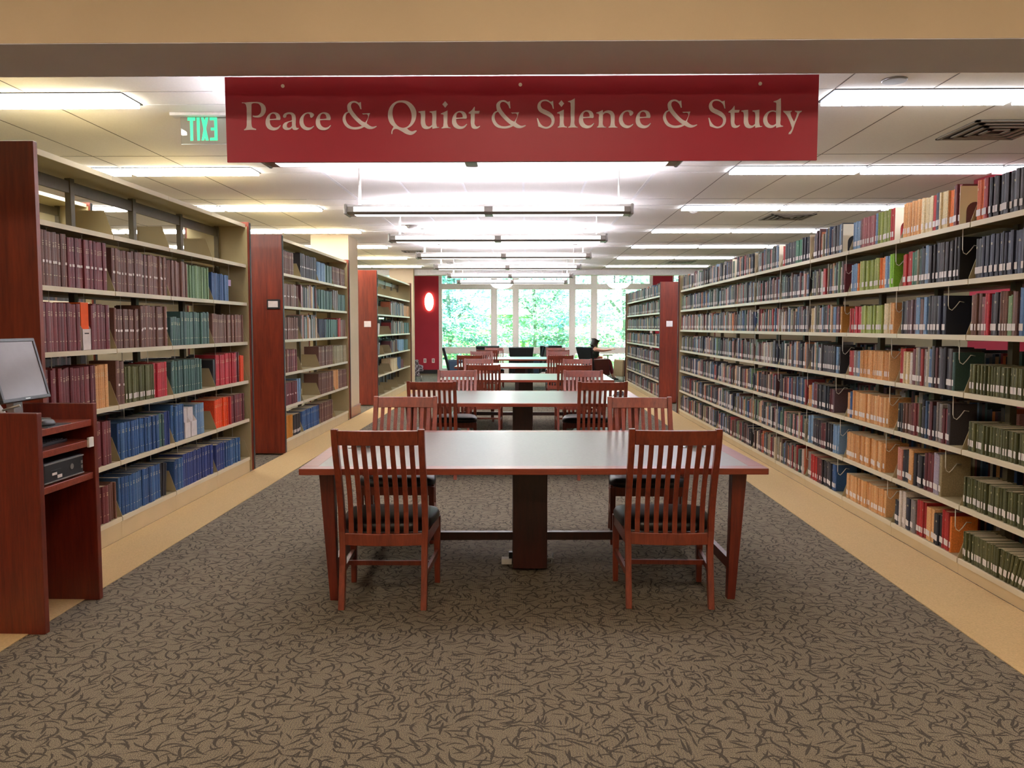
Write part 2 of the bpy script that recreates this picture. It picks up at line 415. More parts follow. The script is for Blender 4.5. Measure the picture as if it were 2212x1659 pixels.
def pendant_proto():
    root = empty('pendant_light'); L = 1.30
    b = MB(); prof = []
    prof = [(.1, .02), (.1, -.028), (.075, -.048), (-.075, -.048), (-.1, -.028), (-.1, .02), (-.075, .042), (.075, .042)]
    b.sweep([(-L, 0, 0), (L, 0, 0)], prof).build('housing', 'metal_grey', root)
    for s in (-1, 1):
        e = MB(); e.box(s*L-.03*(s < 0), s*L+.03*(s > 0), -.105, .105, -.053, .047).build('end_cap', 'metal_grey', root, bevel=.012)
        d = MB()
        x0, x1 = (-L+.06, -.04) if s < 0 else (.04, L-.06)
        d.add([(x0, -.101, .017), (x1, -.101, .017), (x1, -.101, -.024), (x0, -.101, -.024)], [(3, 2, 1, 0)])
        d.add([(x0, -.06, -.0485), (x1, -.06, -.0485), (x1, .06, -.0485), (x0, .06, -.0485)], [(3, 2, 1, 0)])
        d.build('lens', 'downlens', root)
        bx(min(s*.08, s*(L-.05)), max(s*.08, s*(L-.05)), -.06, .06, .0422, .0432).build('top_lamp', 'uplight', root)
        MB().tube([(s*1.2, 0, .042), (s*1.2, 0, CZ-2.58)], .006 if s > 0 else .012, 6).build('suspension_cable', 'white_paint', root)
        MB().lathe([(.06, CZ-2.58-.02), (.06, CZ-2.58-.001)], s*1.2, 0).build('canopy_plate', 'white_paint', root)
    MB().sweep([(-.035, 0, 0), (.035, 0, 0)], [(x*1.06, y*1.06) for x, y in prof]).build('centre_band', 'metal_grey', root)
    return root
pp = pendant_proto(); first = True
for k, Y in enumerate([5.30, 7.69, 10.1, 12.54, 14.93, 17.44, 19.82]):
    o = pp if first else copy_tree(pp); first = False
    o.location = (-.355, Y, 2.58)
    tag(o, 'long linear pendant light hung over the reading tables, %s from the camera' % ordw(k+1), 'pendant light', 'linear pendants over the reading tables')
# warm ceiling panels of the lobby on the camera's side of the header
for k, (x, y) in enumerate([(-3.2, 1.3), (0, 1.3), (3.2, 1.3), (-3.2, -1.6), (0, -1.6), (3.2, -1.6)]):
    r = tag(empty('ceiling_panel', (x, y, 3.25)), 'warm ceiling light panel in the lobby', 'light', 'lobby ceiling panels')
    bx(-.8, .8, -.2, .2, -.02, -.001).build('rim', 'white_paint', r)
    bx(-.77, .77, -.17, .17, -.04, -.021).build('lamp', 'warm_lamp', r)

# ceiling bits
def vent(px, py, label, s=.3):
    p = at(px, py, 10); d = p-Vector((0, 0, H)); t = (CZ-H)/d.z; q = Vector((0, 0, H))+d*t
    r = tag(empty('air_vent', (q.x, q.y, CZ)), label, 'air vent', 'ceiling air vents')
    f = MB()
    for k in range(4):
        a = s-.07*k; z = -.004-.004*k
        for b_ in ((-a, a, -a, -a+.03), (-a, a, a-.03, a), (-a, -a+.03, -a, a), (a-.03, a, -a, a)): f.box(*b_, z-.008, z)
    f.build('louver', 'vent', r); bx(-s, s, -s, s, -.0035, -.0015).build('backing', 'vent_dark', r)
vent(2150, 280, 'square ceiling air vent nearest the camera above the books at right')
vent(1700, 468, 'square ceiling air vent beyond the nearest one, right side')
vent(1470, 566, 'farthest square ceiling air vent, near the lounge at right')
vent(892, 543, 'square ceiling air vent left of the pendant lights', .2)
for px, py, lb in ((890, 487, 'white smoke detector on the ceiling left of the pendant lights'), (973, 567, 'small white smoke detector farther along the ceiling by the pendants')):
    d = at(px, py, 10)-Vector((0, 0, H)); q = Vector((0, 0, H))+d*((CZ-H)/d.z)
    r = tag(empty('smoke_detector', (q.x, q.y, CZ)), lb, 'smoke detector')
    MB().lathe([(.045, -.05), (.07, -.035), (.08, -.012)]).build('detector_body', 'white_paint', r); MB().lathe([(.1, -.012), (.1, -.001)]).build('mount', 'white_paint', r)
d = at(1932, 172, 10)-Vector((0, 0, H)); q = Vector((0, 0, H))+d*((CZ-H)/d.z)
tag(MB().lathe([(.07, CZ-.012), (.075, CZ-.001)], q.x, q.y).build('ceiling_speaker', 'metal_grey'), 'round grey cover plate on the ceiling above the nearest right light', 'cover plate')
for k, (px, py) in enumerate([(1498, 457), (1388, 537), (1354, 561)]):
    d = at(px, py, 10)-Vector((0, 0, H)); q = Vector((0, 0, H))+d*((CZ-H)/d.z)
    tag(MB().lathe([(.015, CZ-.03), (.045, CZ-.012), (.05, CZ-.001)], q.x, q.y).build('sprinkler_head', 'white_paint'), 'small white sprinkler cap on the right ceiling, %s from the camera' % ordw(k+1), 'sprinkler', 'sprinkler caps on the right ceiling')

# exit sign
ex = tag(empty('exit_sign', at(440, 246, 5.8)), 'clear hanging exit sign with green letters seen reversed, left of the red banner', 'exit sign')
eo = ex.location.copy()
def ep(cx, cy): return at(370+cx/16.59, 230+cy/16.59, 5.8)-eo
a = ep(60, 0); b_ = ep(2250, 0)
bx(ep(20, 0).x, ep(2300, 0).x, -.05, .05, ep(0, 380).z, CZ-eo.z-.001).build('sign_housing', 'white_paint', ex, bevel=.004)
bx(ep(330, 0).x, ep(2180, 0).x, -.003, .003, ep(0, 1370).z, ep(0, 380).z).build('clear_panel', 'glass', ex)
bx(ep(330, 0).x, ep(2180, 0).x, -.0035, .0035, ep(0, 1372).z, ep(0, 1352).z).build('panel_edge', 'silver', ex)
EX = {'letter_t': [(590, 400), (865, 400), (865, 515), (785, 515), (795, 1235), (700, 1235), (680, 515), (590, 515)],
      'letter_i': [(915, 400), (1025, 400), (1035, 1230), (945, 1230)],
      'letter_x': [(1075, 400), (1165, 400), (1205, 530), (1240, 400), (1335, 400), (1255, 800), (1350, 1225), (1245, 1225), (1215, 1090), (1185, 1225), (1095, 1225), (1165, 830)],
      'letter_e': [(1380, 400), (1645, 400), (1670, 1225), (1400, 1225), (1400, 1130), (1560, 1125), (1560, 865), (1430, 865), (1420, 765), (1555, 765), (1545, 500), (1385, 500)]}
eb = MB()
for k, pl in EX.items():
    P = [ep(*p) for p in pl]; n = len(P)
    eb.add([(p.x, -.006, p.z) for p in P]+[(p.x, -.0035, p.z) for p in P], [list(range(n)), list(range(2*n-1, n-1, -1))]+[[i, (i+1) % n, n+(i+1) % n, n+i] for i in range(n)])
eb.build('lettering', 'exit_green', ex)

# red banner sign
SY = 3.74
sg = tag(empty('banner_sign', at(1127, 162, SY)), 'long red hanging sign reading Peace & Quiet & Silence & Study', 'sign')
so = sg.location.copy()
def sp(px, py): return at(px, py, SY)-so
c4 = [sp(491, 350.5), sp(1764.5, 346), sp(1769.5, 161), sp(485, 166.5)]
s0 = MB(); s0.hexa([(c4[0].x, 0, c4[0].z), (c4[1].x, 0, c4[1].z), (c4[1].x, .012, c4[1].z), (c4[0].x, .012, c4[0].z), (c4[3].x, 0, c4[3].z), (c4[2].x, 0, c4[2].z), (c4[2].x, .012, c4[2].z), (c4[3].x, .012, c4[3].z)])
s0.build('sign_panel', 'sign_red', sg)
for px, py in ((611, 186), (1124, 183), (1642, 181)):
    p = sp(px, py)
    o = MB().lathe([(.008, -.003), (.008, .003)], 0, 0, 14).build('hole_light', 'tee_white', sg); o.rotation_euler = (math.pi/2, 0, 0); o.location = (p.x, -.0, p.z)  # white disc painted in for the light shining through the hanging hole
    MB().tube([(p.x, .016, p.z), (p.x, .016, CZ-so.z)], .0015, 5).build('hanging_wire', 'wire', sg)
c = 1
GL = {
'P': (6.506, 590, 148, [[(148,205,c),(185,207),(225,203),(260,200),(320,198),(370,198),(430,215),(470,250),(485,300),(475,350),(440,395),(390,415),(350,415),(310,408),(298,400,c),(303,390,c),(340,393),(380,385),(410,355),(420,305),(410,255),(385,225),(345,215),(300,217),(282,228,c),(282,330),(282,450),(285,520),(295,555),(320,568),(348,576,c),(347,592,c),(265,588),(180,595,c),(180,582,c),(200,572),(213,545),(217,480),(217,350),(212,265),(200,230),(175,215),(150,215,c)]]),
'e': (6.506, 590, 482, [[(690,440,c),(688,410),(665,365),(620,345),(580,345),(530,370),(495,420),(482,470),(488,530),(520,575),(570,595),(615,595),(660,575),(695,530,c),(690,522,c),(650,552),(605,558),(565,535),(542,490),(540,455,c),(600,450),(680,452,c)], [(541,438,c),(545,395),(565,367),(590,362),(615,375),(630,405),(632,432,c),(585,437)]]),
'a': (6.506, 590, 724, [[(727,400),(740,370),(775,350),(820,343),(865,352),(895,380),(905,420),(905,480),(908,540),(918,560),(945,562,c),(948,572,c),(920,590),(890,592),(862,580),(855,560,c),(830,580),(795,592),(755,588),(725,565),(724,525),(745,495),(790,475),(835,462),(852,455,c),(850,410),(840,380),(815,368),(790,372),(775,385),(772,405),(755,418),(735,418)], [(852,470,c),(815,480),(790,500),(782,530),(790,558),(812,562),(838,550),(852,535,c)]]),
'c': (6.506, 590, 960, [[(1162,378),(1130,348),(1085,343),(1030,358),(985,400),(960,455),(962,510),(985,555),(1030,587),(1080,595),(1120,580),(1150,555),(1162,540,c),(1158,532,c),(1130,550),(1090,558),(1050,545),(1020,505),(1012,450),(1022,400),(1050,368),(1085,362),(1105,380),(1108,405),(1120,420),(1145,408)]]),
'&': (6.506, 583, 1563, [[(1820,200,c),(1822,240),(1828,300,c),(1812,298,c),(1795,255),(1765,222),(1720,207),(1690,222),(1680,260),(1695,305),(1740,370),(1800,435),(1850,475),(1882,488,c),(1905,450),(1922,400),(1910,375),(1880,370),(1850,372),(1836,360,c),(1900,358),(1948,355,c),(1940,375,c),(1925,420),(1910,460),(1900,495,c),(1935,525),(1980,545),(2040,535,c),(2043,545,c),(2010,565),(1970,578),(1920,575),(1865,548,c),(1820,570),(1760,583),(1690,580),(1625,555),(1580,500),(1563,440),(1578,385),(1605,350),(1640,335,c),(1630,290),(1632,240),(1660,205),(1710,186),(1755,190),(1790,208)], [(1652,345,c),(1620,365),(1605,410),(1615,470),(1650,520),(1700,548),(1760,552),(1835,535,c),(1780,490),(1710,420)]]),
'Q': (6.506, 573, 118, [[(320,178),(400,192),(470,245),(512,320),(515,400),(490,480),(440,540),(385,570,c),(420,600),(460,612),(500,600),(520,596,c),(522,608,c),(490,640),(440,662),(380,650),(300,605),(240,578),(205,582),(185,605),(180,648,c),(165,648,c),(168,610),(185,570),(198,548,c),(150,500),(122,430),(120,350),(145,275),(190,220),(250,187)], [(300,205),(360,220),(410,270),(445,350),(450,430),(430,500),(390,545),(330,562),(280,550),(225,500),(190,420),(182,340),(200,265),(240,218)]]),
'u': (6.506, 573, 545, [[(545,335,c),(580,328),(640,322,c),(642,400),(642,480),(660,530),(690,545),(720,535),(738,520,c),(740,450),(740,380),(730,352),(705,345,c),(703,332,c),(750,328),(798,320,c),(798,420),(800,520),(810,548),(838,550,c),(838,560,c),(790,567),(742,575,c),(740,545,c),(700,572),(650,580),(605,560),(583,515),(580,440),(580,380),(570,352),(548,345,c)]]),
'i': (6.506, 573, 862, [[(862,360,c),(905,342),(955,318,c),(955,430),(957,520),(968,548),(1000,560,c),(1000,570,c),(935,565),(870,572,c),(870,560,c),(890,548),(897,515),(898,420),(895,378),(862,370,c)], [(922,187,c),(960,232,c),(922,280,c),(883,232,c)]]),
't': (6.506, 573, 1250, [[(1250,350,c),(1300,310),(1330,268,c),(1338,268,c),(1338,325,c),(1408,325,c),(1398,360,c),(1337,362,c),(1337,450),(1340,520),(1365,545),(1395,540),(1412,533,c),(1412,545,c),(1380,570),(1335,578),(1298,560),(1283,510),(1282,420),(1280,365,c),(1252,360,c)]]),
'S': (7.373, 638, 145, [[(405,208,c),(408,260),(415,335,c),(400,330,c),(385,280),(340,230),(275,210),(225,225),(205,270),(225,320),(290,355),(370,400),(415,455),(427,520),(405,590),(350,635),(290,650),(220,635),(170,615,c),(158,550),(145,485,c),(160,482,c),(190,550),(240,605),(300,622),(355,595),(378,545),(370,490),(320,450),(240,410),(180,370),(155,315),(165,250),(200,210),(265,188),(320,195),(365,220)]]),
'l': (7.373, 635, 640, [[(640,215,c),(690,200),(748,168,c),(748,300),(745,500),(750,590),(765,612),(797,625,c),(797,635,c),(720,630),(645,635,c),(645,622,c),(670,608),(680,570),(682,400),(682,280),(675,232),(642,222,c)]]),
'n': (7.373, 635, 1090, [[(1090,395,c),(1140,378),(1195,352,c),(1197,395,c),(1240,368),(1290,360),(1345,375),(1378,420),(1383,500),(1385,580),(1395,610),(1430,625,c),(1428,635,c),(1355,632),(1285,635,c),(1285,622,c),(1305,610),(1318,570),(1320,480),(1310,425),(1270,400),(1225,405),(1198,430,c),(1198,510),(1200,590),(1215,612),(1250,625,c),(1248,635,c),(1170,632),(1100,635,c),(1100,622,c),(1120,610),(1130,570),(1130,480),(1128,415),(1092,405,c)]]),
'd': (6.506, 560, 1488, [[(1632,190,c),(1680,175),(1733,145,c),(1735,300),(1730,450),(1735,525),(1765,535,c),(1765,545,c),(1715,552),(1668,562,c),(1668,530,c),(1630,555),(1580,565),(1525,545),(1492,495),(1488,430),(1515,370),(1565,330),(1620,318),(1668,325,c),(1670,250),(1665,208),(1635,200,c)], [(1668,345,c),(1625,332),(1580,345),(1548,390),(1542,440),(1560,495),(1600,525),(1640,520),(1668,500,c)]]),
'y': (6.506, 560, 1768, [[(1768,322,c),(1820,325),(1888,322,c),(1888,332,c),(1870,345),(1872,370),(1918,478,c),(1955,385),(1960,350),(1935,335,c),(1932,322,c),(1980,325),(2028,322,c),(2026,334,c),(2000,352),(1975,405),(1930,510),(1890,620),(1872,650,c),(1840,652,c),(1845,635),(1880,590),(1890,562,c),(1850,450),(1810,375),(1770,335,c)]]),
}
# letter, left edge px, baseline px
TXT = [('P', 500+148/6.506, 280.7), ('e', 500+482/6.506, 280.7), ('a', 500+724/6.506, 280.7), ('c', 500+960/6.506, 280.7), ('e', 500+1187/6.506, 280.7), ('&', 500+1563/6.506, 279.6),
  ('Q', 820+118/6.506, 278), ('u', 820+545/6.506, 278), ('i', 820+862/6.506, 278), ('e', 820+1018/6.506, 278), ('t', 820+1250/6.506, 278), ('&', 820+1575/6.506, 277.8),
  ('S', 1140+145/7.373, 276.5), ('i', 1140+468/7.373, 276.2), ('l', 1140+640/7.373, 276.1), ('e', 1140+815/7.373, 276.3), ('n', 1140+1090/7.373, 276.1), ('c', 1140+1453/7.373, 276.3), ('e', 1140+1718/7.373, 276.3),
  ('&', 1420+78/6.506, 276.3), ('S', 1420+715/6.506, 275.8), ('t', 1420+997/6.506, 275.9), ('u', 1420+1178/6.506, 276), ('d', 1420+1488/6.506, 276), ('y', 1420+1768/6.506, 276)]
def smooth(pts):
    out = []; n = len(pts)
    for i in range(n):
        p1, p2 = pts[i], pts[(i+1) % n]; p0, p3 = pts[i-1], pts[(i+2) % n]
        v = lambda p: Vector(p[:2])
        a1 = v(p1); a2 = v(p2)
        L = (a2-a1).length
        def tan(pa, pb, pc):
            d1 = (v(pb)-v(pa)); d2 = (v(pc)-v(pb)); l1, l2 = d1.length+1e-6, d2.length+1e-6
            t = (d1/l1*l2 + d2/l2*l1)/(l1+l2); return t.normalized() if t.length > 1e-6 else t
        t1 = (a2-a1)/max(L, 1e-6) if len(p1) > 2 else tan(p0, p1, p2)
        t2 = (a2-a1)/max(L, 1e-6) if len(p2) > 2 else tan(p1, p2, p3)
        for k in range(5):
            u = k/5; h1 = a1+t1*L/3; h2 = a2-t2*L/3
            out.append(a1*(1-u)**3+h1*3*u*(1-u)**2+h2*3*u*u*(1-u)+a2*u**3)
    return out
from mathutils.geometry import delaunay_2d_cdt
for ch, lx, by in TXT:
    s_, bl, left, loops = GL[ch]
    vs2, es, rings = [], [], []
    for lp in loops:
        q = [sp(lx+(p.x-left)/s_, by+(p.y-bl)/s_) for p in smooth(lp)]
        ring = [Vector((p.x, p.z)) for p in q]; o = len(vs2); rings.append(ring)
        vs2 += ring; es += [(o+i, o+(i+1) % len(ring)) for i in range(len(ring))]
    rv, re_, rf, *_ = delaunay_2d_cdt(vs2, es, [], 0, 1e-7)
    def inside(p):
        cnt = False
        for ring in rings:
            j = len(ring)-1
            for i in range(len(ring)):
                if (ring[i].y > p.y) != (ring[j].y > p.y) and p.x < (ring[j].x-ring[i].x)*(p.y-ring[i].y)/(ring[j].y-ring[i].y)+ring[i].x: cnt = not cnt
                j = i
        return cnt
    mb = MB(); n = len(rv)
    keep = [f for f in rf if inside((rv[f[0]]+rv[f[1]]+rv[f[2]])/3)]
    mb.add([(v.x, -.0025, v.y) for v in rv], keep)
    for ring in rings:
        k = len(ring); mb.add([(v.x, -.0025, v.y) for v in ring]+[(v.x, -.0002, v.y) for v in ring], [(i, (i+1) % k, k+(i+1) % k, k+i) for i in range(k)])
    mb.build('letter', 'sign_white', sg)

# ------------------------------------------------------------------ shelving
def stack(name, label, side, Xf, Y0, nb, pitch, zs, canopy=None, near_panel=True, far_panel=True, ptop=2.56, depth=.27, kick=True):
    """a double-faced range; side=-1: its face looks to +X and it runs to -X; side=+1 the mirror"""
    s = side; root = tag(empty(name, (Xf, Y0, 0)), label, 'bookshelf')
    Y1 = nb*pitch; ctr = s*(depth+.025); full = s*(2*depth+.05)
    X = lambda a, b: (min(a, b), max(a, b))
    top = (canopy or zs[0]+.02)
    for k in range(nb+1):
        y = k*pitch
        MB().box(*X(ctr-.02, ctr+.02), y-.025, y+.025, .03, top).build('upright', 'olive_metal', root)
    for z0, z1 in ((top-.1, top-.02), (.05, .1)): bx(*X(ctr-.012, ctr+.012), 0, Y1, z0, z1).build('tie_bar', 'olive_metal', root)
    rear = MB()
    for zi, z in enumerate(zs):
        for k in range(nb):
            y = k*pitch; b = MB()
            b.box(*X(s*.012, s*depth), y+.006, y+pitch-.006, z-.018, z, 0)
            b.box(*X(0, s*.012), y+.006, y+pitch-.006, z-.03, z+.001, 1)
            b.build('shelf', ['putty', 'putty_edge'], root)
            rear.box(*X(full, full-s*depth), y+.006, y+pitch-.006, z-.03, z)
        for k in range(nb+1):
            y = k*pitch
            if z < .3 and False: continue
            b = MB(); h = .17; t = .0018
            P = [(s*.004, z-.035), (s*.004, z+.012), (s*.06, z+h), (s*(depth-.01), z+h), (s*(depth-.01), z-.035)]
            b.add([(x, y-t, zz) for x, zz in P]+[(x, y+t, zz) for x, zz in P], [(0, 1, 2, 3, 4), (9, 8, 7, 6, 5)]+[(i, (i+1) % 5, 5+(i+1) % 5, 5+i) for i in range(5)])
            b.build('bracket', 'putty', root)
    tag(rear.build('rear_shelf', 'putty', root), kind='stuff')
    if kick:
        for k in range(nb): bx(*X(s*.008, full-s*.008), k*pitch+.001, (k+1)*pitch-.001, 0.004, zs[-1]-.03).build('base', 'putty_lit', root)
    if canopy:
        for k in range(nb):
            b = MB(); b.box(*X(s*.01, full), k*pitch+.002, (k+1)*pitch-.002, canopy, canopy+.02, 0)
            b.box(*X(0, s*.01), k*pitch+.002, (k+1)*pitch-.002, canopy-.012, canopy+.022, 1)
            b.build('canopy_top', ['putty', 'putty_edge'], root)
    for on, y0, y1 in ((near_panel, -.05, -.012), (far_panel, Y1+.012, Y1+.05)):
        if on:
            p = MB(); p.box(*X(-s*.03, full+s*.03), y0, y1, .02, ptop)
            p.build('end_panel', 'cherry_panel', root, bevel=.002)
            in0, in1 = ((y1, -.003) if y0 < 0 else (Y1+.003, y0))
            e = MB(); e.box(*X(-s*.012, full+s*.012), in0, in1, .02, (canopy or ptop)-.001); e.build('end_plate', 'putty', root)
            for xx in ((-s*.03, full+s*.03) if (y0 > 0 or Y0 > 9) else ()):
                bx(*X(xx, xx-s*.006 if xx == -s*.03 else xx+s*.006), y0+.002, y1+.006 if y0 < 0 else y1-.002, .03, ptop-.01).build('edge_strip', 'dark_trim', root)
    return root
LZ = [2.128, 1.743, 1.345, .949, .555, .158]
RZ = [2.12, 1.785, 1.4526, 1.108, .764, .424, .1]
LX, RX = -2.856, 2.618
A0, AP = 4.77, .895
stack('bookshelf_range', 'bookshelf range one aisle behind the nearest left range, glimpsed over it', -1, LX-1.62, A0, 4, AP, [2.42]+LZ[1:], 2.72, True, True, 2.76)
stack('bookshelf_range', 'bookshelf range two aisles behind the nearest left range', -1, LX-3.24, A0, 4, AP, [2.42]+LZ[1:], 2.72, True, True, 2.76)
stack('bookshelf_range', 'nearest left bookshelf range of bound journals behind the computer stand', -1, LX, A0, 4, AP, LZ, 2.514)
stack('bookshelf_range', 'second left bookshelf range with a black-framed notice on its end', -1, LX, 9.52, 4, .875, LZ, 2.514)
stack('bookshelf_range', 'third left bookshelf range beyond the square column', -1, LX, 15.5, 5, .9, LZ, 2.514)
stack('bookshelf_range', 'long right bookshelf range packed with mixed books, nearest the camera', 1, RX, 4.03, 11, .914, RZ, None, False, True, 2.375, .26)
stack('bookshelf_range', 'far right bookshelf range with a white card on its end', 1, RX, 16.07, 6, .914, RZ, None, True, True, 2.375, .26)

# ------------------------------------------------------------------ books
PAL = {
'dk': [(44, 42, 48), (34, 32, 36), (58, 54, 58), (30, 34, 44), (66, 60, 62)], 'bk': [(22, 20, 24), (30, 28, 32)], 'nv': [(34, 38, 58), (42, 46, 66), (30, 34, 50)],
'or': [(214, 110, 48), (196, 92, 40), (222, 128, 60)], 'tn': [(206, 148, 92), (214, 158, 100), (198, 138, 84), (220, 170, 116)], 'cr': [(218, 196, 150), (226, 206, 164)],
'rd': [(168, 38, 36), (150, 32, 34)], 'lb': [(126, 156, 184), (110, 140, 172)], 'mv': [(150, 86, 84), (160, 92, 92)], 'yg': [(142, 152, 72), (156, 164, 84), (128, 140, 60)],
'gr': [(44, 92, 66), (58, 104, 76)], 'lg': [(98, 126, 84), (84, 114, 78), (112, 138, 96)], 'bg': [(120, 168, 40)], 'ol': [(82, 84, 48), (72, 74, 42), (92, 92, 56)],
'br': [(96, 62, 50), (88, 56, 46), (108, 72, 58)], 'mr': [(98, 40, 44), (86, 36, 40), (110, 48, 50)], 'cs': [(176, 38, 52), (160, 34, 46)], 'bl': [(44, 78, 122), (36, 66, 108), (58, 92, 132)],
'nb': [(34, 48, 98), (40, 58, 112)], 'tl': [(54, 82, 76), (44, 70, 66), (64, 94, 84)], 'wh': [(214, 204, 196)], 'gy': [(118, 112, 110), (134, 126, 120)], 'pk': [(196, 130, 116)],
'bo': [(232, 82, 30), (222, 70, 26)], 'yo': [(196, 128, 36), (206, 138, 44)], 'cg': [(150, 136, 104)], 'pb': [(96, 72, 76), (84, 62, 68)], 'oc': [(170, 116, 48)], 'lc': [(168, 160, 178)]}
NAME = {'dk': 'charcoal', 'bk': 'black', 'nv': 'dark navy', 'or': 'orange', 'tn': 'tan', 'cr': 'cream', 'rd': 'red', 'lb': 'light blue', 'mv': 'dusty pink', 'yg': 'yellow-green', 'gr': 'green',
'lg': 'pale green', 'bg': 'bright green', 'ol': 'olive', 'br': 'brown', 'mr': 'maroon', 'cs': 'crimson', 'bl': 'blue', 'nb': 'deep blue', 'tl': 'dark green', 'wh': 'white', 'gy': 'grey', 'pk': 'pink',
'bo': 'bright orange', 'yo': 'mustard', 'cg': 'beige', 'pb': 'purple-brown', 'oc': 'ochre', 'lc': 'lilac'}
MXP = ['dk']*5+['nv']*3+['br']*3+['mr']*3+['gy']*3+['bl']*2+['tl']*3+['rd', 'cr', 'cg', 'ol', 'or', 'lb', 'wh', 'wh', 'pb', 'cg', 'tn', 'lg', 'bk', 'pk']
MXD = ['dk']*4+['bk']*4+['nv', 'dk', 'br', 'bk', 'pb']  # dark tones put the shade of the shelf gaps into the rear books
# content, image left to right: "palette:end fraction:height[:flags]"; flags g = gilt marks, l = label high, t = thin set, x = thick
RSPEC = {
(0,0): 'or:.1:.235;rd:.16:.24;dk:1:.23', (0,1): 'dk:.1:.23;nv:1:.24', (0,2): 'br:.1:.24;mr:.16:.22;cs:.22:.24;dk:.33:.24;br:.4:.25;lg:.46:.22;br:.52:.24;bl:.6:.26;or:.7:.25;mx:1:.24',
(0,3): 'ol:1:.17:t', (0,4): 'ol:1:.17:t', (0,5): 'ol:1:.18:t', (0,6): 'ol:.42:.17:t;ol:.9:.17:tS',
(1,0): 'tn:.30:.235:t;cr:.46:.23;rd:.50:.235;nv:.57:.235;cr:.68:.235;or:.76:.235;mr:.84:.25', (1,1): 'rd:.06:.22;rd:.14:.23;gr:.24:.23;mx:.42:.23;dk:.66:.25;dk:.80:.25;bk:.86:.26',
(1,2): 'dk:.1:.23;pb:.22:.23;lb:.3:.25;br:.38:.23;lb:.46:.25;dk:.6:.25;nv:.7:.25', (1,3): 'rd:.08:.24;cr:.16:.22;wh:.2:.22;mr:.28:.24;mx:.6:.24;dk:.82:.26;tl:.86:.24',
(1,4): 'bk:.1:.2;br:.24:.21;mr:.34:.22;mx:.6:.23;gy:.7:.25;mr:.76:.22;dk:.82:.25', (1,5): 'pk:.1:.22;dk:.2:.22;tn:.3:.24;dk:.46:.22;mr:.6:.25;lc:.68:.26;cg:.74:.26', (1,6): 'dk:.08:.17;wh:.2:.25;nv:.26:.22;gy:.36:.22;rd:.5:.24;tn:.62:.22;dk:.74:.2;rd:.86:.24;or:.9:.22',
(2,0): 'lb:.18:.22;mr:.22:.23;mv:.52:.23;lb:.55:.23;yg:.78:.235;rd:.88:.235', (2,1): 'lb:.14:.22;or:.2:.22;yg:.6:.23;or:.72:.23;lb:.8:.23;bg:.86:.24', (2,2): 'rd:.08:.2;gr:.13:.2;cs:.26:.21;yg:.7:.21;cr:.85:.22;tn:.9:.22',
(2,3): 'rd:.12:.2;gy:.22:.2;lb:.26:.2;tn:.85:.21:t', (2,4): 'tn:.06:.2;bl:.12:.21;tn:.85:.22:x', (2,5): 'tn:.4:.22:x;tn:.8:.22:x', (2,6): 'tn:.5:.2:x;tn:.86:.2:x',
(3,0): 'mx:.55:.23;dk:.7:.24;lb:.74:.25;bk:.82:.25', (3,1): 'mx:.3:.23;rd:.4:.23;mx:.82:.24;mr:.86:.24', (3,2): 'cr:.1:.22;mx:.6:.22;lb:.7:.22;mr:.78:.22;oc:.85:.22', (3,3): 'mx:.4:.23;dk:.7:.23;lb:.78:.22;bk:.84:.22',
(3,4): 'tn:.06:.2;lb:.12:.22;mr:.24:.22;dk:.55:.22;mr:.66:.2;pb:.7:.2', (3,5): 'lb:.14:.26;dk:.4:.24;mr:.5:.22;dk:.7:.24;lb:.84:.24', (3,6): 'gy:.1:.24;rd:.3:.22;mr:.4:.22;dk:.7:.22;bl:.8:.22',
(4,0): 'rd:.1:.21;dk:.5:.22;gr:.7:.22;dk:.95:.23',
}
ASPEC = {
(0,1): 'dk:.04:.32:g;br:.4:.33:gl;mr:.96:.32:gl', (1,1): 'br:.98:.30:gl', (2,1): 'br:.42:.29;lg:.96:.28', (3,1): 'bl:.5:.25',
(0,2): 'mr:.55:.30:g;BOX:.68:.25;mr:.97:.30:g', (1,2): 'br:.48:.28:gl;br:.98:.31:gl', (2,2): 'tl:.25:.23:g;tl:.98:.28:g', (3,2): 'br:.92:.27:g',
(0,3): 'mr:.72:.29:g;tn:.93:.29:g', (1,3): 'br:.16:.31:gl;ol:.7:.26:Lt;cs:.97:.27:g', (2,3): 'tl:.72:.27:g', (3,3): 'dk:.08:.25;cs:.7:.29:g;mr:.78:.3:g;bo:.96:.26',
(0,4): 'mr:.6:.27:g;mr:.95:.3:g', (1,4): 'bl:.76:.26:g;tl:.86:.26:g;nb:.95:.27', (2,4): 'bl:.26:.3:g;BOXW:.56:.24;lb:.78:.27:g', (3,4): 'bo:.4:.27:g;rd:.5:.27;mr:.92:.27:g',
(0,5): 'mr:.86:.26:g;br:.98:.26', (1,5): 'bl:.76:.27:g;bk:.86:.26:S', (2,5): 'bl:.2:.25:g;nb:.96:.27:g', (3,5): 'nb:.3:.25:g;bl:.74:.24:g',
}
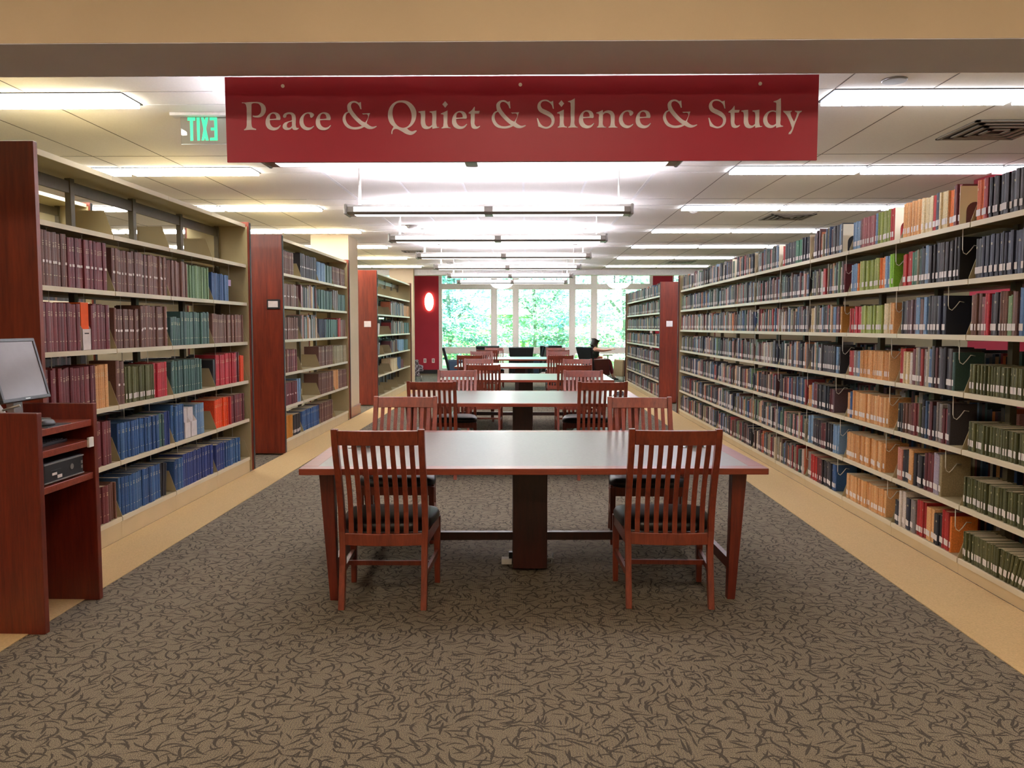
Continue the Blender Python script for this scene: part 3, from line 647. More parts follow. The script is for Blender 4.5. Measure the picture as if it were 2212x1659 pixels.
BSPEC = {(0,0): 'br:.7:.27:g', (1,0): 'dk:1:.3:l', (2,0): 'lb:.5:.26;tl:1:.25', (3,0): 'br:1:.26:g', (0,1): 'br:.9:.27:l', (1,1): 'mx:1:.28', (2,1): 'tl:1:.27', (3,1): 'gy:.4:.3;tl:1:.25',
(0,2): 'br:.9:.27:l', (1,2): 'mx:1:.28', (2,2): 'nv:.5:.26;tl:1:.26', (3,2): 'tl:.3:.26;rd:.6:.28;br:1:.26', (0,3): 'br:.35:.27:g;mr:.8:.27:g', (1,3): '', (2,3): 'br:1:.27:g', (3,3): 'cg:1:.26:g',
(0,4): 'mr:.8:.27:l;lb:1:.29', (1,4): '', (2,4): 'br:1:.29:g', (3,4): 'tn:.3:.29;br:1:.27:g', (0,5): 'yo:.55:.27;bk:.95:.25:L', (1,5): 'bl:1:.26:g', (2,5): 'br:.9:.27:g', (3,5): ''}
CSPEC = {(0,0): '', (1,0): '', (2,0): '', (3,0): '', (4,0): '', (0,1): '', (1,1): '', (2,1): 'mx:1:.27', (3,1): 'mx:1:.27', (4,1): 'tn:1:.25', (0,2): 'wh:.5:.22:S', (1,2): '', (2,2): 'mx:1:.26', (3,2): 'mx:1:.26', (4,2): 'tl:1:.25',
(0,3): 'mx:.5:.24:S', (1,3): '', (2,3): 'mx:1:.26', (3,3): 'lb:1:.26', (4,3): 'tl:.8:.25', (0,4): '', (1,4): '', (2,4): 'cr:1:.26', (3,4): 'bl:.5:.26;mr:.9:.2', (4,4): '', **{(k, 5): '' for k in range(5)}}
R = random.Random(7)
books = []
def fill(side, Xf, Y0, pitch, nb, zs, spec, tagname, default='mx:.93:.225'):
    for k in range(nb):
        for r, z in enumerate(zs):
            bay_books = []
            sp_ = spec.get((k, r), default)
            if spec is ASPEC and r == 0: continue
            if not sp_: continue
            pos = .012; lim = 1
            for part in sp_.split(';'):
                q = part.split(':'); pal, end, h = q[0], float(q[1]), float(q[2]); fl = q[3] if len(q) > 3 else ''
                endp = .01+end*(pitch-.03)
                if pal in ('BOX', 'BOXW'):
                    bay_books.append(dict(kind=pal, a=pos+.005, b=endp, h=h)); pos = endp+.004; continue
                lean = 0
                while True:
                    wd = R.uniform(.016, .042)
                    if 't' in fl: wd = R.uniform(.013, .024)
                    if 'x' in fl: wd = R.uniform(.03, .05)
                    if 'g' in fl: wd = R.uniform(.028, .048)
                    if tagname in ('B', 'C'): wd = R.uniform(.022, .045)
                    if pos+wd > endp+.004:
                        if pos+.012 < endp: wd = endp-pos
                        else: break
                    pn = pal if pal != 'mx' else R.choice(MXP)
                    col = lin(R.choice(PAL[pn])); col = tuple(c_*.72+.2*(col[0]+col[1]+col[2])/3 for c_ in col) if pal == 'mx' else col; jj = R.uniform(.85, 1.15) if pal == 'mx' else R.uniform(.92, 1.08)
                    col = tuple(min(.95, x*jj) for x in col)
                    hh = h*(R.uniform(.88, 1.13) if pal == 'mx' else R.uniform(.975, 1.02))
                    if 'S' in fl: lean = min(.42, lean+.035)
                    lab = 0
                    if side > 0: lab = 1 if R.random() < (.93 if not spec.get((k, r)) or 'x' not in fl else .95) else 0
                    if 'l' in fl and R.random() < .8: lab = 2
                    if 'L' in fl: lab = 1
                    zr = (h-.02) if 0 else 0
                    bay_books.append(dict(kind='book', a=pos, b=pos+wd, h=min(hh, .33), pal=pn, col=col, lean=lean, lab=lab, gilt='g' in fl, dep=R.uniform(.15, .19) if side > 0 else R.uniform(.19, .22), back=R.uniform(.012, .03)))
                    pos += wd+.0008+ (.012*math.tan(lean) if lean else 0)
            for i, bk in enumerate(bay_books):
                # from image left: right side range runs far to near, left side near to far
                y0, y1 = (Y0+(k+1)*pitch-bk['b'], Y0+(k+1)*pitch-bk['a']) if side > 0 else (Y0+k*pitch+bk['a'], Y0+k*pitch+bk['b'])
                bk.update(y0=y0, y1=y1, z=z+.001, side=side, X=Xf+side*bk.get('back', .02), bay=k, row=r, i=i, n=len(bay_books), rng=tagname, last=i == len(bay_books)-1)
                books.append(bk)
fill(-1, LX, A0, AP, 4, LZ, ASPEC, 'A'); fill(-1, LX, 9.52, .875, 4, LZ, BSPEC, 'B'); fill(-1, LX, 15.5, .9, 5, LZ, CSPEC, 'C')
fill(1, RX, 4.03, .914, 11, RZ, RSPEC, 'R'); fill(1, RX, 16.07, .914, 6, RZ, {}, 'D')
def bookmesh(bk, mb, parts=None):
    """cover with rounded spine; spine faces -side X. parts: dict of MB for pages and label when built on its own"""
    s = bk['side']; y0, y1, z, h, X, dp = bk['y0'], bk['y1'], bk['z'], bk['h'], bk['X'], bk['dep']; c = bk['col']
    wd = y1-y0; t = .0025; starts = {}
    pg = parts['pages'] if parts else mb; lb = parts['label'] if parts else mb
    for q in {id(mb): mb, id(pg): pg, id(lb): lb}.values(): starts[id(q)] = (q, len(q.v))
    if parts:
        # C-shaped cover: two boards and a rounded spine
        for a, b in ((y0, y0+t), (y1-t, y1)): mb.box(min(X+s*.006, X+s*dp), max(X+s*.006, X+s*dp), a, b, z, z+h, 0, c)
        n = 5; P = []
        for i in range(n+1):
            u = i/n; P.append((X+s*.006*(1-math.sin(math.pi*u)), y0+wd*u))
        Q = [(x+s*t, y) for x, y in P]
        mb.add([(x, y, z) for x, y in P]+[(x, y, z+h) for x, y in P], [(i, i+1, n+2+i, n+1+i) for i in range(n)], 0, c, True)
        mb.add([(x, y, z+h) for x, y in P]+[(X+s*.0075, y, z+h) for x, y in P], [(i, i+1, n+2+i, n+1+i) for i in range(n)], 0, c)
        pg.box(min(X+s*.007, X+s*(dp-.004)), max(X+s*.007, X+s*(dp-.004)), y0+t, y1-t, z+.003, z+h-.004)
    else:
        P = [(X+s*.005, y0), (X, y0+wd*.25), (X, y1-wd*.25), (X+s*.005, y1), (X+s*dp, y1), (X+s*dp, y0)]
        mb.add([(x, y, z) for x, y in P]+[(x, y, z+h) for x, y in P], [(i, (i+1) % 6, 6+(i+1) % 6, 6+i) for i in range(6)], 0, c)
        tp_ = [(X+s*.007, y0+t), (X+s*.007, y1-t), (X+s*dp, y1-t), (X+s*dp, y0+t)]
        mb.add([(x, y, z+h) for x, y in P], [tuple(range(6))], 0, c)
        mb.add([(x, y, z+h+.0004) for x, y in tp_], [(0, 1, 2, 3)], 1)
    if bk['lab']:
        m_ = wd*(.1 if bk['lab'] == 1 else .2); zl = z+(.028 if bk['lab'] == 1 else h*.42); hl = .038 if bk['lab'] == 1 else .016
        x = X-s*.0006
        lb.add([(x, y0+m_, zl), (x, y1-m_, zl), (x, y1-m_, zl+hl), (x, y0+m_, zl+hl)], [(0, 1, 2, 3)], 2 if not parts else 0)
    if bk['gilt'] or (bk['rng'] == 'R' and bk['i'] % 3 == 0):
        x = X-s*.0005; rr = random.Random(bk['i']*31+bk['row'])
        for zf in ((.80, .76, .73, .2) if bk['gilt'] else (.78, .75)):
            a = wd*rr.uniform(.25, .36)
            mb.add([(x, y0+a, z+h*zf), (x, y1-a, z+h*zf), (x, y1-a, z+h*zf+.0035), (x, y0+a, z+h*zf+.0035)], [(0, 1, 2, 3)], 3 if not parts else 1)
    if bk['lean']:
        sgn = 1 if s > 0 else -1
        piv = y0 if s > 0 else y1
        mt_ = Matrix.Translation((0, piv, z)) @ Matrix.Rotation(sgn*bk['lean'], 4, 'X') @ Matrix.Translation((0, -piv, -z))
        for q, st in starts.values(): q.tf(mt_, st)
def score(bk):
    yc = (bk['y0']+bk['y1'])/2; zc = bk['z']+bk['h']/2
    p = proj((bk['X'], yc, zc))
    if not (8 < p[0] < PW-8 and 0 < p[1] < PH): return 0
    if bk['rng'] == 'A' and bk['bay'] == 0 and (p[0] < 84 or (p[1] > 872 and p[0] < 226) or (p[0] < 105 and 725 < p[1] < 872)): return 0
    a = proj((bk['X'], bk['y0'], zc)); b = proj((bk['X'], bk['y1'], zc))
    ar = abs(a[0]-b[0])*bk['h']/p[2]*F
    if bk['last'] and bk['side'] > 0: ar += bk['dep']*.5*F/p[2]*bk['h']*F/p[2]*.6
    return ar
for bk in books: bk['sc'] = score(bk)
real = sorted([b for b in books if b['kind'] == 'book'], key=lambda b: -b['sc'])
top = set(id(b) for b in real[:300])
rest = MB()
BAYN = ['nearest', 'second-nearest', 'third-nearest', 'fourth-nearest', 'fifth-nearest', 'sixth-nearest', 'seventh-nearest', 'eighth-nearest', 'ninth-nearest', 'tenth-nearest', 'eleventh-nearest']
RANGE = {'R': 'long right range', 'A': 'nearest left range', 'B': 'second left range', 'C': 'third left range', 'D': 'far right range'}
for bk in books:
    if bk['kind'] == 'book':
        if id(bk) in top:
            o = Vector((bk['X'], (bk['y0']+bk['y1'])/2, bk['z'])); mb, parts = MB(), {'pages': MB(), 'label': MB()}
            bookmesh(bk, mb, parts); T = Matrix.Translation(-o)
            ob = mb.tf(T).build('book', ['bookcloth', 'gilt'], None, loc=o, color=True)
            parts['pages'].tf(T).build('pages', 'pages', ob)
            if bk['lab']: parts['label'].tf(T).build('spine_label', 'label_white', ob)
            if bk['rng'] == 'R' and bk['bay'] == 0 or bk['rng'] != 'A': pos_ = '%s from left' % ordw(bk['i']+1)
            else: pos_ = '%s from right' % ordw(bk['n']-bk['i'])
            tag(ob, '%s book%s, %s, %s shelf down, %s bay, %s' % (NAME[bk['pal']], ' leaning' if bk['lean'] > .05 else '', pos_, ordw(bk['row']+1), BAYN[bk['bay']], RANGE[bk['rng']]), 'book',
                'books on the %s' % RANGE[bk['rng']])
        else: bookmesh(bk, rest)
# the far-side books glimpsed through the right range
for k in range(7):
    for r, z in enumerate(RZ[1:]):
        y = 4.05+k*.914
        while y < 4.03+(k+1)*.914-.05:
            wd = R.uniform(.02, .04); h = R.uniform(.19, .25); col = lin(R.choice(PAL[R.choice(MXP)]))
            rest.box(RX+.35, RX+.53, y, y+wd, z+.001, z+h, 0, col); y += wd+.001
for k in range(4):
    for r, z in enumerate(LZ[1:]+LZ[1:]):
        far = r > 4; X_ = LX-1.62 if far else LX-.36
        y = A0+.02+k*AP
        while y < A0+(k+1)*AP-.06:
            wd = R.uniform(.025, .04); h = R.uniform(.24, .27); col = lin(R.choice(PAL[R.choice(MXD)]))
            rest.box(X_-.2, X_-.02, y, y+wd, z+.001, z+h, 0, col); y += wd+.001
for k in range(5):  # rear books added to block the bright windows showing through the third left range
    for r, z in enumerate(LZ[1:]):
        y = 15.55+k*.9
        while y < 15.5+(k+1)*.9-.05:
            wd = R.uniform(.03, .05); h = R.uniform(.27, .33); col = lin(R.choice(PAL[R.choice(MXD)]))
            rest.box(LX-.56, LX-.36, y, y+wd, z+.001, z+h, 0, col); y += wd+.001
tag(rest.build('book_rows', ['bookcloth', 'pages', 'label_white', 'gilt'], color=True), 'all the smaller, farther books filling the shelf ranges on both sides', 'books', kind='stuff')
for bk in books:
    if bk['kind'] == 'book': continue
    s = bk['side']; X, y0, y1, z, h = bk['X'], bk['y0'], bk['y1'], bk['z'], bk['h']; white = bk['kind'] == 'BOXW'
    n = 2 if white else 1
    for q in range(n):
        a, b = y0+(y1-y0)*q/n+.002, y0+(y1-y0)*(q+1)/n-.002
        r = tag(empty('magazine_box', (X, (a+b)/2, z)), ('white cardboard magazine box, %s of the pair among blue volumes on the left range' % ('nearer', 'farther')[q]) if white else 'pale magazine box holding orange papers among maroon volumes, left range', 'magazine box')
        hw = (b-a)/2; bm_ = MB(); d = .2
        P = [(0, 0), (0, h*.55), (s*.07, h), (s*d, h), (s*d, 0)]
        for yy in ((-hw, -hw+.003), (hw-.003, hw)):
            bm_.add([(x, yy[0], zz) for x, zz in P]+[(x, yy[1], zz) for x, zz in P], [(0, 1, 2, 3, 4), (9, 8, 7, 6, 5)]+[(i, (i+1) % 5, 5+(i+1) % 5, 5+i) for i in range(5)])
        bm_.box(min(0, s*.003), max(0, s*.003), -hw, hw, 0, h*.55); bm_.box(min(s*d, s*(d-.003)), max(s*d, s*(d-.003)), -hw, hw, 0, h); bm_.box(min(0, s*d), max(0, s*d), -hw, hw, 0, .003)
        bm_.build('box_shell', 'paper', r)
        if not white:
            c_ = MB(); c_.box(min(s*.01, s*.19), max(s*.01, s*.19), -hw+.006, hw-.006, .004, h+.06); c_.build('papers', 'orange_paper', r)
            bx(min(-s*.001, 0), max(-s*.001, 0), -hw*.5, hw*.5, h*.42, h*.45).build('box_label', 'dark_trim', r)
        else:
            c_ = MB(); c_.box(min(s*.03, s*.19), max(s*.03, s*.19), -hw+.006, hw-.006, .004, h+.01); c_.build('papers', 'paper', r)
tag(bx(LX-.035, LX-.03, A0+3*AP+.46, A0+3*AP+.53, LZ[1]+.15, LZ[1]+.21).build('paper_tag', 'lilac_paper'), 'small lilac paper tag beside the blue books, second shelf, left range', 'paper tag')

# wire book supports hanging from the right range shelves
w0 = MB().tube([(0, 0, 0), (.002, 0, -.13), (.006, -.004, -.150), (.02, -.012, -.160), (.04, -.012, -.140), (.07, -.004, -.105), (.1, 0, -.11)], .003, 6)
wp = w0.build('wire_book_support', 'wire'); first = True
for k in range(7):
    for r in range(6):
        o = wp if first else wp.copy()
        if not first: C.objects.link(o)
        first = False
        sp_ = RSPEC.get((k, r+1), 'mx:.93'); e = float(sp_.split(';')[-1].split(':')[1])
        o.location = (RX+.025+R.uniform(0, .01), 4.03+(k+1)*.914-min(.93, e)*.884-.022, RZ[r]-.019)
        tag(o, 'bent wire book support under the %s shelf, %s bay, long right range' % (ordw(r+1), BAYN[k]), 'book support', 'wire book supports on the long right range')
w1 = MB().tube([(0, 0, 0), (0, 0, -.14)], .0025, 6).tube([(0, -.02, -.001), (0, .02, -.001)], .0025, 6)
wq = w1.build('wire_divider', 'wire'); first = True
for k in range(4):
    for r in range(5):
        for j, fy in enumerate((.3, .75)):
            o = wq if first else wq.copy()
            if not first: C.objects.link(o)
            first = False
            o.location = (LX-.1, A0+(k+fy)*AP, LZ[r]-.0185); o.scale = (1, 1, R.uniform(.6, 1))
            tag(o, '%s straight wire divider under the %s shelf, %s bay, nearest left range' % (('nearer', 'farther')[j], ordw(r+1), BAYN[k]), 'book divider', 'wire dividers on the nearest left range')
# tall bookends with an arched cutout on the top right shelf
def arch_plate():
    mb = MB(); W, Hh, t = .19, .235, .0015; n = 10; r = .055; cx = .095; hz = .085
    arc = [(cx-r, .0)]+[(cx-r*math.cos(math.pi*i/n), hz+r*math.sin(math.pi*i/n)) for i in range(n+1)]+[(cx+r, .0)]
    out = [(0, 0), (0, Hh), (W, Hh), (W, 0)]
    half = len(arc)//2
    for y, fl in ((-t, 0), (t, 1)):
        L = [(0, 0), (0, Hh), (cx, Hh)]+list(reversed(arc[:half+1])); Rr = [(cx, Hh), (W, Hh), (W, 0)]+list(reversed(arc[half:]))
        for pl in (L, Rr): mb.add([(x, y, z) for x, z in pl], [tuple(range(len(pl)))])
    for pl in (out, arc): mb.add([(x, -t, z) for x, z in pl]+[(x, t, z) for x, z in pl], [(i, i+1, len(pl)+i+1, len(pl)+i) for i in range(len(pl)-1)])
    mb.box(0, .1, -.0, .1, 0, .0012)
    return mb.build('bookend', 'putty_edge')
ap = arch_plate(); first = True
for k in range(1, 8):
    o = ap if first else ap.copy()
    if not first: C.objects.link(o)
    first = False
    sp_ = RSPEC.get((k, 0), 'mx:.93'); e = float(sp_.split(';')[-1].split(':')[1])
    o.location = (RX+.012, 4.03+(k+1)*.914-.01-e*(.914-.03)-.012, RZ[0]+.0005)
    o.scale = (1, -1 if 0 else 1, 1)
    tag(o, 'tall beige bookend with arched cutout, top shelf, %s bay, long right range' % BAYN[k], 'bookend', 'arched bookends on the top right shelf')
# clear sign holder standing behind the top right books
sh = tag(empty('sign_holder', at(2040, 460, 5.2)), 'clear acrylic sign holder standing behind the top shelf books at right', 'sign holder'); sh.location = (RX+.30, 5.05, 2.12)
bx(-.08, .14, -.002, .002, 0, .26).build('clear_sheet', 'glass', sh); bx(-.08, .14, -.003, .003, .257, .262).build('top_edge', 'tee_white', sh); bx(-.08, .14, -.03, .03, -.001, .003).build('foot', 'glass', sh)

# end-panel notices
r = tag(empty('wall_notice', at(590, 657, 9.45)), 'small black frame with a white notice on the second left range', 'notice'); r.location.y = 9.468
bx(-.075, .075, -.018, 0, -.055, .055).build('holder', 'black_plastic', r, bevel=.003); bx(-.058, .055, -.0195, -.018, -.036, .036).build('card', 'paper', r)
r = tag(bx(-.065, .065, -.006, 0, -.055, .055).build('notice_card', 'paper', bevel=.001), 'square white notice card on the third left range end', 'notice'); r.location = at(794, 700, 15.448)
r = tag(bx(-.06, .06, -.006, 0, -.055, .055).build('notice_card', 'paper', bevel=.001), 'square white notice card on the far right range end', 'notice'); r.location = at(1446, 699.5, 16.018)

# ------------------------------------------------------------------ reading tables
def table_proto():
    W, D, Z = 2.48, 1.60, .755; root = empty('reading_table')
    b = MB(); bw = .085; t = .034
    b.box(-W/2, W/2, 0, bw, Z-t, Z); b.box(-W/2, W/2, D-bw, D, Z-t, Z); b.box(-W/2, -W/2+bw, bw, D-bw, Z-t, Z); b.box(W/2-bw, W/2, bw, D-bw, Z-t, Z)
    b.build('top_frame', 'cherry_across', root, bevel=.003)
    bx(-W/2+bw, W/2-bw, bw, D-bw, Z-t+.004, Z-.0005).build('tabletop_inlay', 'inlay', root)
    for sx in (-1, 1):
        for y in (.13, D-.2):
            l = MB(); xo, xi = sx*(W/2-.075), sx*(W/2-.155); xo2, xi2 = sx*(W/2-.125), sx*(W/2-.168)
            def q(x0, x1, y0, y1, z): return [(min(x0, x1), y0, z), (max(x0, x1), y0, z), (max(x0, x1), y1, z), (min(x0, x1), y1, z)]
            l.hexa(q(xo2, xi2, y+.012, y+.058, 0)+q(xo, xi, y, y+.07, Z-t)); l.build('leg', 'cherry', root, bevel=.003)
        x = sx*(W/2-.145); bx(x-.014, x+.014, .18, D-.18, .16, .22).build('side_stretcher', 'cherry', root)
    for sx in (-1, 1):
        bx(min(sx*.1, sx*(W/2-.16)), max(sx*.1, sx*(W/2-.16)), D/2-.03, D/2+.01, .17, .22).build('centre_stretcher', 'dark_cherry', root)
        bx(sx*.35-.02, sx*.35+.02, D/2-.03, D/2+.01, .22, .2205).build('wear_plate', 'cherry', root) if 0 else None
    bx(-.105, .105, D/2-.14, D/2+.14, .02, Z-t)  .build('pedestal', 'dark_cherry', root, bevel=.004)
    return root
tpz = table_proto(); first = True
TF = [(4.277, .042), (7.96, -.04), (11.5, -.01), (15.3, -.12), (18.85, -.08)]
for k, (y, x) in enumerate(TF):
    o = tpz if first else copy_tree(tpz); first = False
    o.location = (x, y, 0); o.rotation_euler = (0, 0, .03 if k == 0 else .006)
    tag(o, 'long cherry reading table with grey inlaid top, %s from the camera' % ordw(k+1), 'table', 'reading tables down the middle aisle')

def chair_proto():
    root = empty('reading_chair'); hw = .24; Z = .977
    def yb(z):  # back profile
        return .065*math.sin(math.pi*min(1, z/.86)) - .095*max(0, (z-.40)/.577)**1.35
    def bow(x): return -.028*(1-(x/hw)**2)
    for s in (-1, 1):
        l = MB(); pts = [(s*(hw-.017-.004*(z < .4)), yb(z), z) for z in [i*Z/12 for i in range(13)]]
        o0 = len(l.v)
        for p in pts:
            dx, dy = .0165, .019; l.v += [(p[0]-dx, p[1]-dy, p[2]), (p[0]+dx, p[1]-dy, p[2]), (p[0]+dx, p[1]+dy, p[2]), (p[0]-dx, p[1]+dy, p[2])]
        for i in range(12):
            for j in range(4): l.face([i*4+j, i*4+(j+1) % 4, (i+1)*4+(j+1) % 4, (i+1)*4+j])
        l.face([3, 2, 1, 0]); l.face([48, 49, 50, 51]); l.build('back_leg', 'cherry_chair', root, bevel=.003)
        f = MB(); x0 = s*.245
        f.hexa([(x0-.015, .455, 0), (x0+.015, .455, 0), (x0+.015, .485, 0), (x0-.015, .485, 0), (x0-.02, .445, .40), (x0+.02, .445, .40), (x0+.02, .49, .40), (x0-.02, .49, .40)])
        f.build('front_leg', 'cherry_chair', root, bevel=.003)
        MB().hexa([(s*.225-.009, .04, .165), (s*.225+.009, .04, .165), (s*.245+.009, .46, .165), (s*.245-.009, .46, .165), (s*.225-.009, .04, .20), (s*.225+.009, .04, .20), (s*.245+.009, .46, .20), (s*.245-.009, .46, .20)]).build('side_stretcher', 'cherry_chair', root)
        MB().hexa([(s*.222-.01, .05, .33), (s*.222+.01, .05, .33), (s*.25+.01, .46, .345), (s*.25-.01, .46, .345), (s*.222-.01, .05, .395), (s*.222+.01, .05, .395), (s*.25+.01, .46, .41), (s*.25-.01, .46, .41)]).build('seat_rail', 'cherry_chair', root)
    def rail(z0, z1, th, name, inner=True):
        n = 12; v = MB(); xs = [-(hw-.034)+(2*(hw-.034))*i/n for i in range(n+1)] if inner else [-hw+2*hw*i/n for i in range(n+1)]
        for x in xs:
            for z, y in ((z0, yb(z0)+bow(x)-th/2), (z0, yb(z0)+bow(x)+th/2), (z1, yb(z1)+bow(x)+th/2), (z1, yb(z1)+bow(x)-th/2)): v.v.append((x, y, z))
        for i in range(n):
            for j in range(4): v.face([i*4+j, i*4+(j+1) % 4, (i+1)*4+(j+1) % 4, (i+1)*4+j])
        v.face([3, 2, 1, 0]); v.face([n*4+j for j in range(4)]); return v.build(name, 'cherry_chair', root, bevel=.003)
    rail(.893, .970, .024, 'crest_rail'); rail(.335, .40, .022, 'lower_rail')
    for k in range(8):
        x = -.172+k*.0492; v = MB(); n = 8
        for i in range(n+1):
            z = .39+(.895-.39)*i/n; y = yb(z)+bow(x)+.012*math.sin(math.pi*i/n); xx = x*(1+.0*i)
            v.v += [(xx-.013, y-.005, z), (xx+.013, y-.005, z), (xx+.013, y+.005, z), (xx-.013, y+.005, z)]
        for i in range(n):
            for j in range(4): v.face([i*4+j, i*4+(j+1) % 4, (i+1)*4+(j+1) % 4, (i+1)*4+j], sm=False)
        v.face([3, 2, 1, 0]); v.face([n*4+j for j in range(4)]); v.build('slat', 'cherry_chair', root)
    bx(-.235, .235, .235, .255, .17, .195).build('cross_stretcher', 'cherry_chair', root); bx(-.235, .235, .462, .482, .34, .405).build('front_rail', 'cherry_chair', root)
    # cushion: rounded trapezoid
    v = MB(); out = []
    def ringp(s_, inset, z):
        pts = []
        for i in range(40):
            a = 2*math.pi*i/40; cx_, cy_ = math.copysign(abs(math.cos(a))**.45, math.cos(a)), math.copysign(abs(math.sin(a))**.45, math.sin(a))
            y = .285+cy_*(.225-inset); wv_ = (.235+(y-.06)/.45*.045-inset)
            pts.append((cx_*wv_, y, z))
        return pts
    rings = [ringp(0, .012, .40), ringp(0, 0, .412), ringp(0, 0, .435), ringp(0, .012, .455), ringp(0, .05, .466), ringp(0, .12, .470)]
    for r_ in rings: v.v += r_
    for i in range(len(rings)-1):
        for j in range(40): v.face([i*40+j, i*40+(j+1) % 40, (i+1)*40+(j+1) % 40, (i+1)*40+j], sm=True)
    v.face([200+j for j in range(40)], sm=True); v.face(list(reversed(range(40)))); v.build('seat_cushion', 'black_vinyl', root)
    return root
cp = chair_proto(); first = True
CH = [  # centre px, top-of-back depth, facing (+1 away from camera), label
 (820.5, 4.22, 1, -1), (1457, 4.24, 1, 1), (876, 6.12, -1, -1), (1382, 6.12, -1, 1), (936.5, 8.07, 1, -1), (1298.5, 8.07, 1, 1), (987.5, 9.9, -1, -1), (1260, 9.9, -1, 1),
 (1046, 11.65, 1, -1), (1239, 11.65, 1, 1), (1034, 13.45, -1, -1), (1247.5, 13.45, -1, 1), (1019, 15.75, 1, -1), (1208.5, 15.75, 1, 1), (1040, 17.6, -1, -1), (1205, 17.7, -1, 1),
 (1053, 19.1, 1, -1), (1206, 19.1, 1, 1), (1067.5, 20.75, -1, -1), (1200, 20.75, -1, 1)]
for i, (px, Yt, fc, sd) in enumerate(CH):
    o = cp if first else copy_tree(cp); first = False
    X = at(px, 930 if i < 2 else 860 if i < 4 else 780, Yt).x
    Yf = Yt-.07 if fc < 0 else (4.25, 4.30)[sd > 0] if i < 2 else TF[i//4][0]
    o.location = (X, Yf, 0); o.rotation_euler = (0, 0, (0 if fc > 0 else math.pi)+[.01, -.01, .02, -.015, 0.03, -.01][i % 6])
    tag(o, 'slat-back wooden chair at the %s table, %s side, %s end' % (['nearest', 'second', 'third', 'fourth', 'farthest'][i//4], 'near' if fc > 0 else 'far', 'left' if sd < 0 else 'right'), 'chair', 'slat-back chairs at the reading tables')
# power pods on tables, floor outlet
def pod(x, y, lb):
    r = tag(empty('power_pod', (x, y, .755)), lb, 'power outlet')
    MB().hexa([(-.06, 0, 0), (.06, 0, 0), (.06, .06, 0), (-.06, .06, 0), (-.02, .02, .045), (.055, .02, .05), (.055, .05, .05), (-.02, .05, .045)]).build('pod_body', 'black_plastic', r, bevel=.003)
    bx(-.07, .07, -.01, .075, 0, .004).build('flange', 'metal_grey', r)
p = at(779, 966, 5.0); pod(p.x, 4.98, 'black wedge power outlet on the nearest table behind the left chair')
p = at(1500, 965, 5.05); pod(p.x, 5.05, 'black wedge power outlet on the nearest table behind the right chair')
p = at(1335, 850, 8.9); pod(p.x, 8.85, 'black wedge power outlet on the second table, right side')
r = tag(empty('floor_outlet', (at(1096, 1197, 5.2).x, 5.12, 0)), 'white floor outlet box with a black plug beside the nearest table pedestal', 'floor outlet')
bx(-.035, .03, -.03, .03, 0, .035).build('outlet_box', 'white_paint', r, bevel=.003); bx(.012, .035, -.015, .015, .035, .075).build('plug', 'black_plastic', r)
MB().tube([(.03, 0, .06), (.06, .02, .1), (.09, .05, .2)], .004).build('cord', 'black_plastic', r)
r = tag(MB().tube([(.09, .02, .03), (.12, -.01, .045), (.14, .02, .03), (.12, .05, .02), (.1, .03, .05)], .007).tube([(.1, .02, .005), (.13, 0, .01), (.14, .04, .06)], .006).build('cable_coil', 'silver'), 'coil of silver cable on the floor right of the nearest table pedestal', 'cable'); r.location = (.03, 5.1, 0)

# ------------------------------------------------------------------ computer stand
cs = tag(empty('computer_stand', (-2.345, 3.86, 0)), 'cherry wood standing computer kiosk at the left edge', 'computer stand')
D = .62
bx(-D, 0, 0, .04, 0, 1.085).build('side_panel', 'cherry', cs, bevel=.003); bx(-D, 0, .51, .548, 0, 1.085).build('side_panel', 'cherry', cs, bevel=.003)
bx(-D, -D+.02, .04, .51, .3, 1.085).build('back_panel', 'cherry', cs)
for z, x1, nm in ((1.0, -.012, 'work_shelf'), (.892, -.012, 'keyboard_shelf'), (.712, -.012, 'computer_shelf')):
    bx(-D+.02, x1, .04, .51, z-.035, z).build(nm, 'cherry_across', cs, bevel=.002)
MB().box(-.014, .0, .46, .508, .852, .905).build('shelf_clip', 'tee_white', cs, bevel=.003)
mk = tag(empty('keyboard', (-2.51, 4.12, .892)), 'dark keyboard tucked on the kiosk shelf', 'keyboard')
bx(-.07, .07, -.16, .16, .0, .016).build('keyboard_body', 'black_plastic', mk, bevel=.003); kk = MB()
for i in range(12):
    for j in range(4): kk.box(-.06+j*.03, -.036+j*.03, -.15+i*.025, -.13+i*.025, .016, .02)
kk.build('keycaps', 'bezel', mk)
pc = tag(empty('desktop_computer', (-2.37, 3.94, .712)), 'slim black desktop computer lying flat in the kiosk with round badge', 'computer')
bx(-.36, 0, 0, .36, .006, .112).build('case', 'black_plastic', pc, bevel=.008)
bx(-.35, .004, .002, .358, .102, .108).build('top_trim', 'silver', pc); bx(-.35, .004, .002, .358, .010, .016).build('bottom_trim', 'silver', pc)
o = MB().lathe([(.015, 0), (.015, .004)], 0, 0, 20).build('badge', 'silver', pc); o.rotation_euler = (0, math.pi/2, 0); o.location = (0, .245, .062)
bx(0, .002, .06, .15, .066, .070).build('drive_slot', 'bezel', pc)
bx(0, .002, .07, .11, .044, .056).build('sticker', 'paper', pc); bx(0, .002, .115, .155, .024, .04).build('sticker', 'paper', pc)
for z in (.045, .07): bx(0, .002, .335, .35, z-.008, z+.008).build('port', 'silver', pc)
ms = tag(empty('computer_mouse', (-2.43, 4.06, 1.0)), 'black computer mouse on the kiosk worktop', 'mouse')
bx(-.13, .07, -.09, .12, 0, .003).build('mouse_mat', 'bezel', ms)
v = MB(); v.lathe([(.058, .003), (.06, .012), (.052, .025), (.035, .035), (.012, .04)], 0, 0, 24, sx=.75, sy=1.1); v.build('mouse_body', 'black_plastic', ms)
bx(-.02, .02, -.055, -.03, .028, .031).build('mouse_wheel', 'silver', ms)
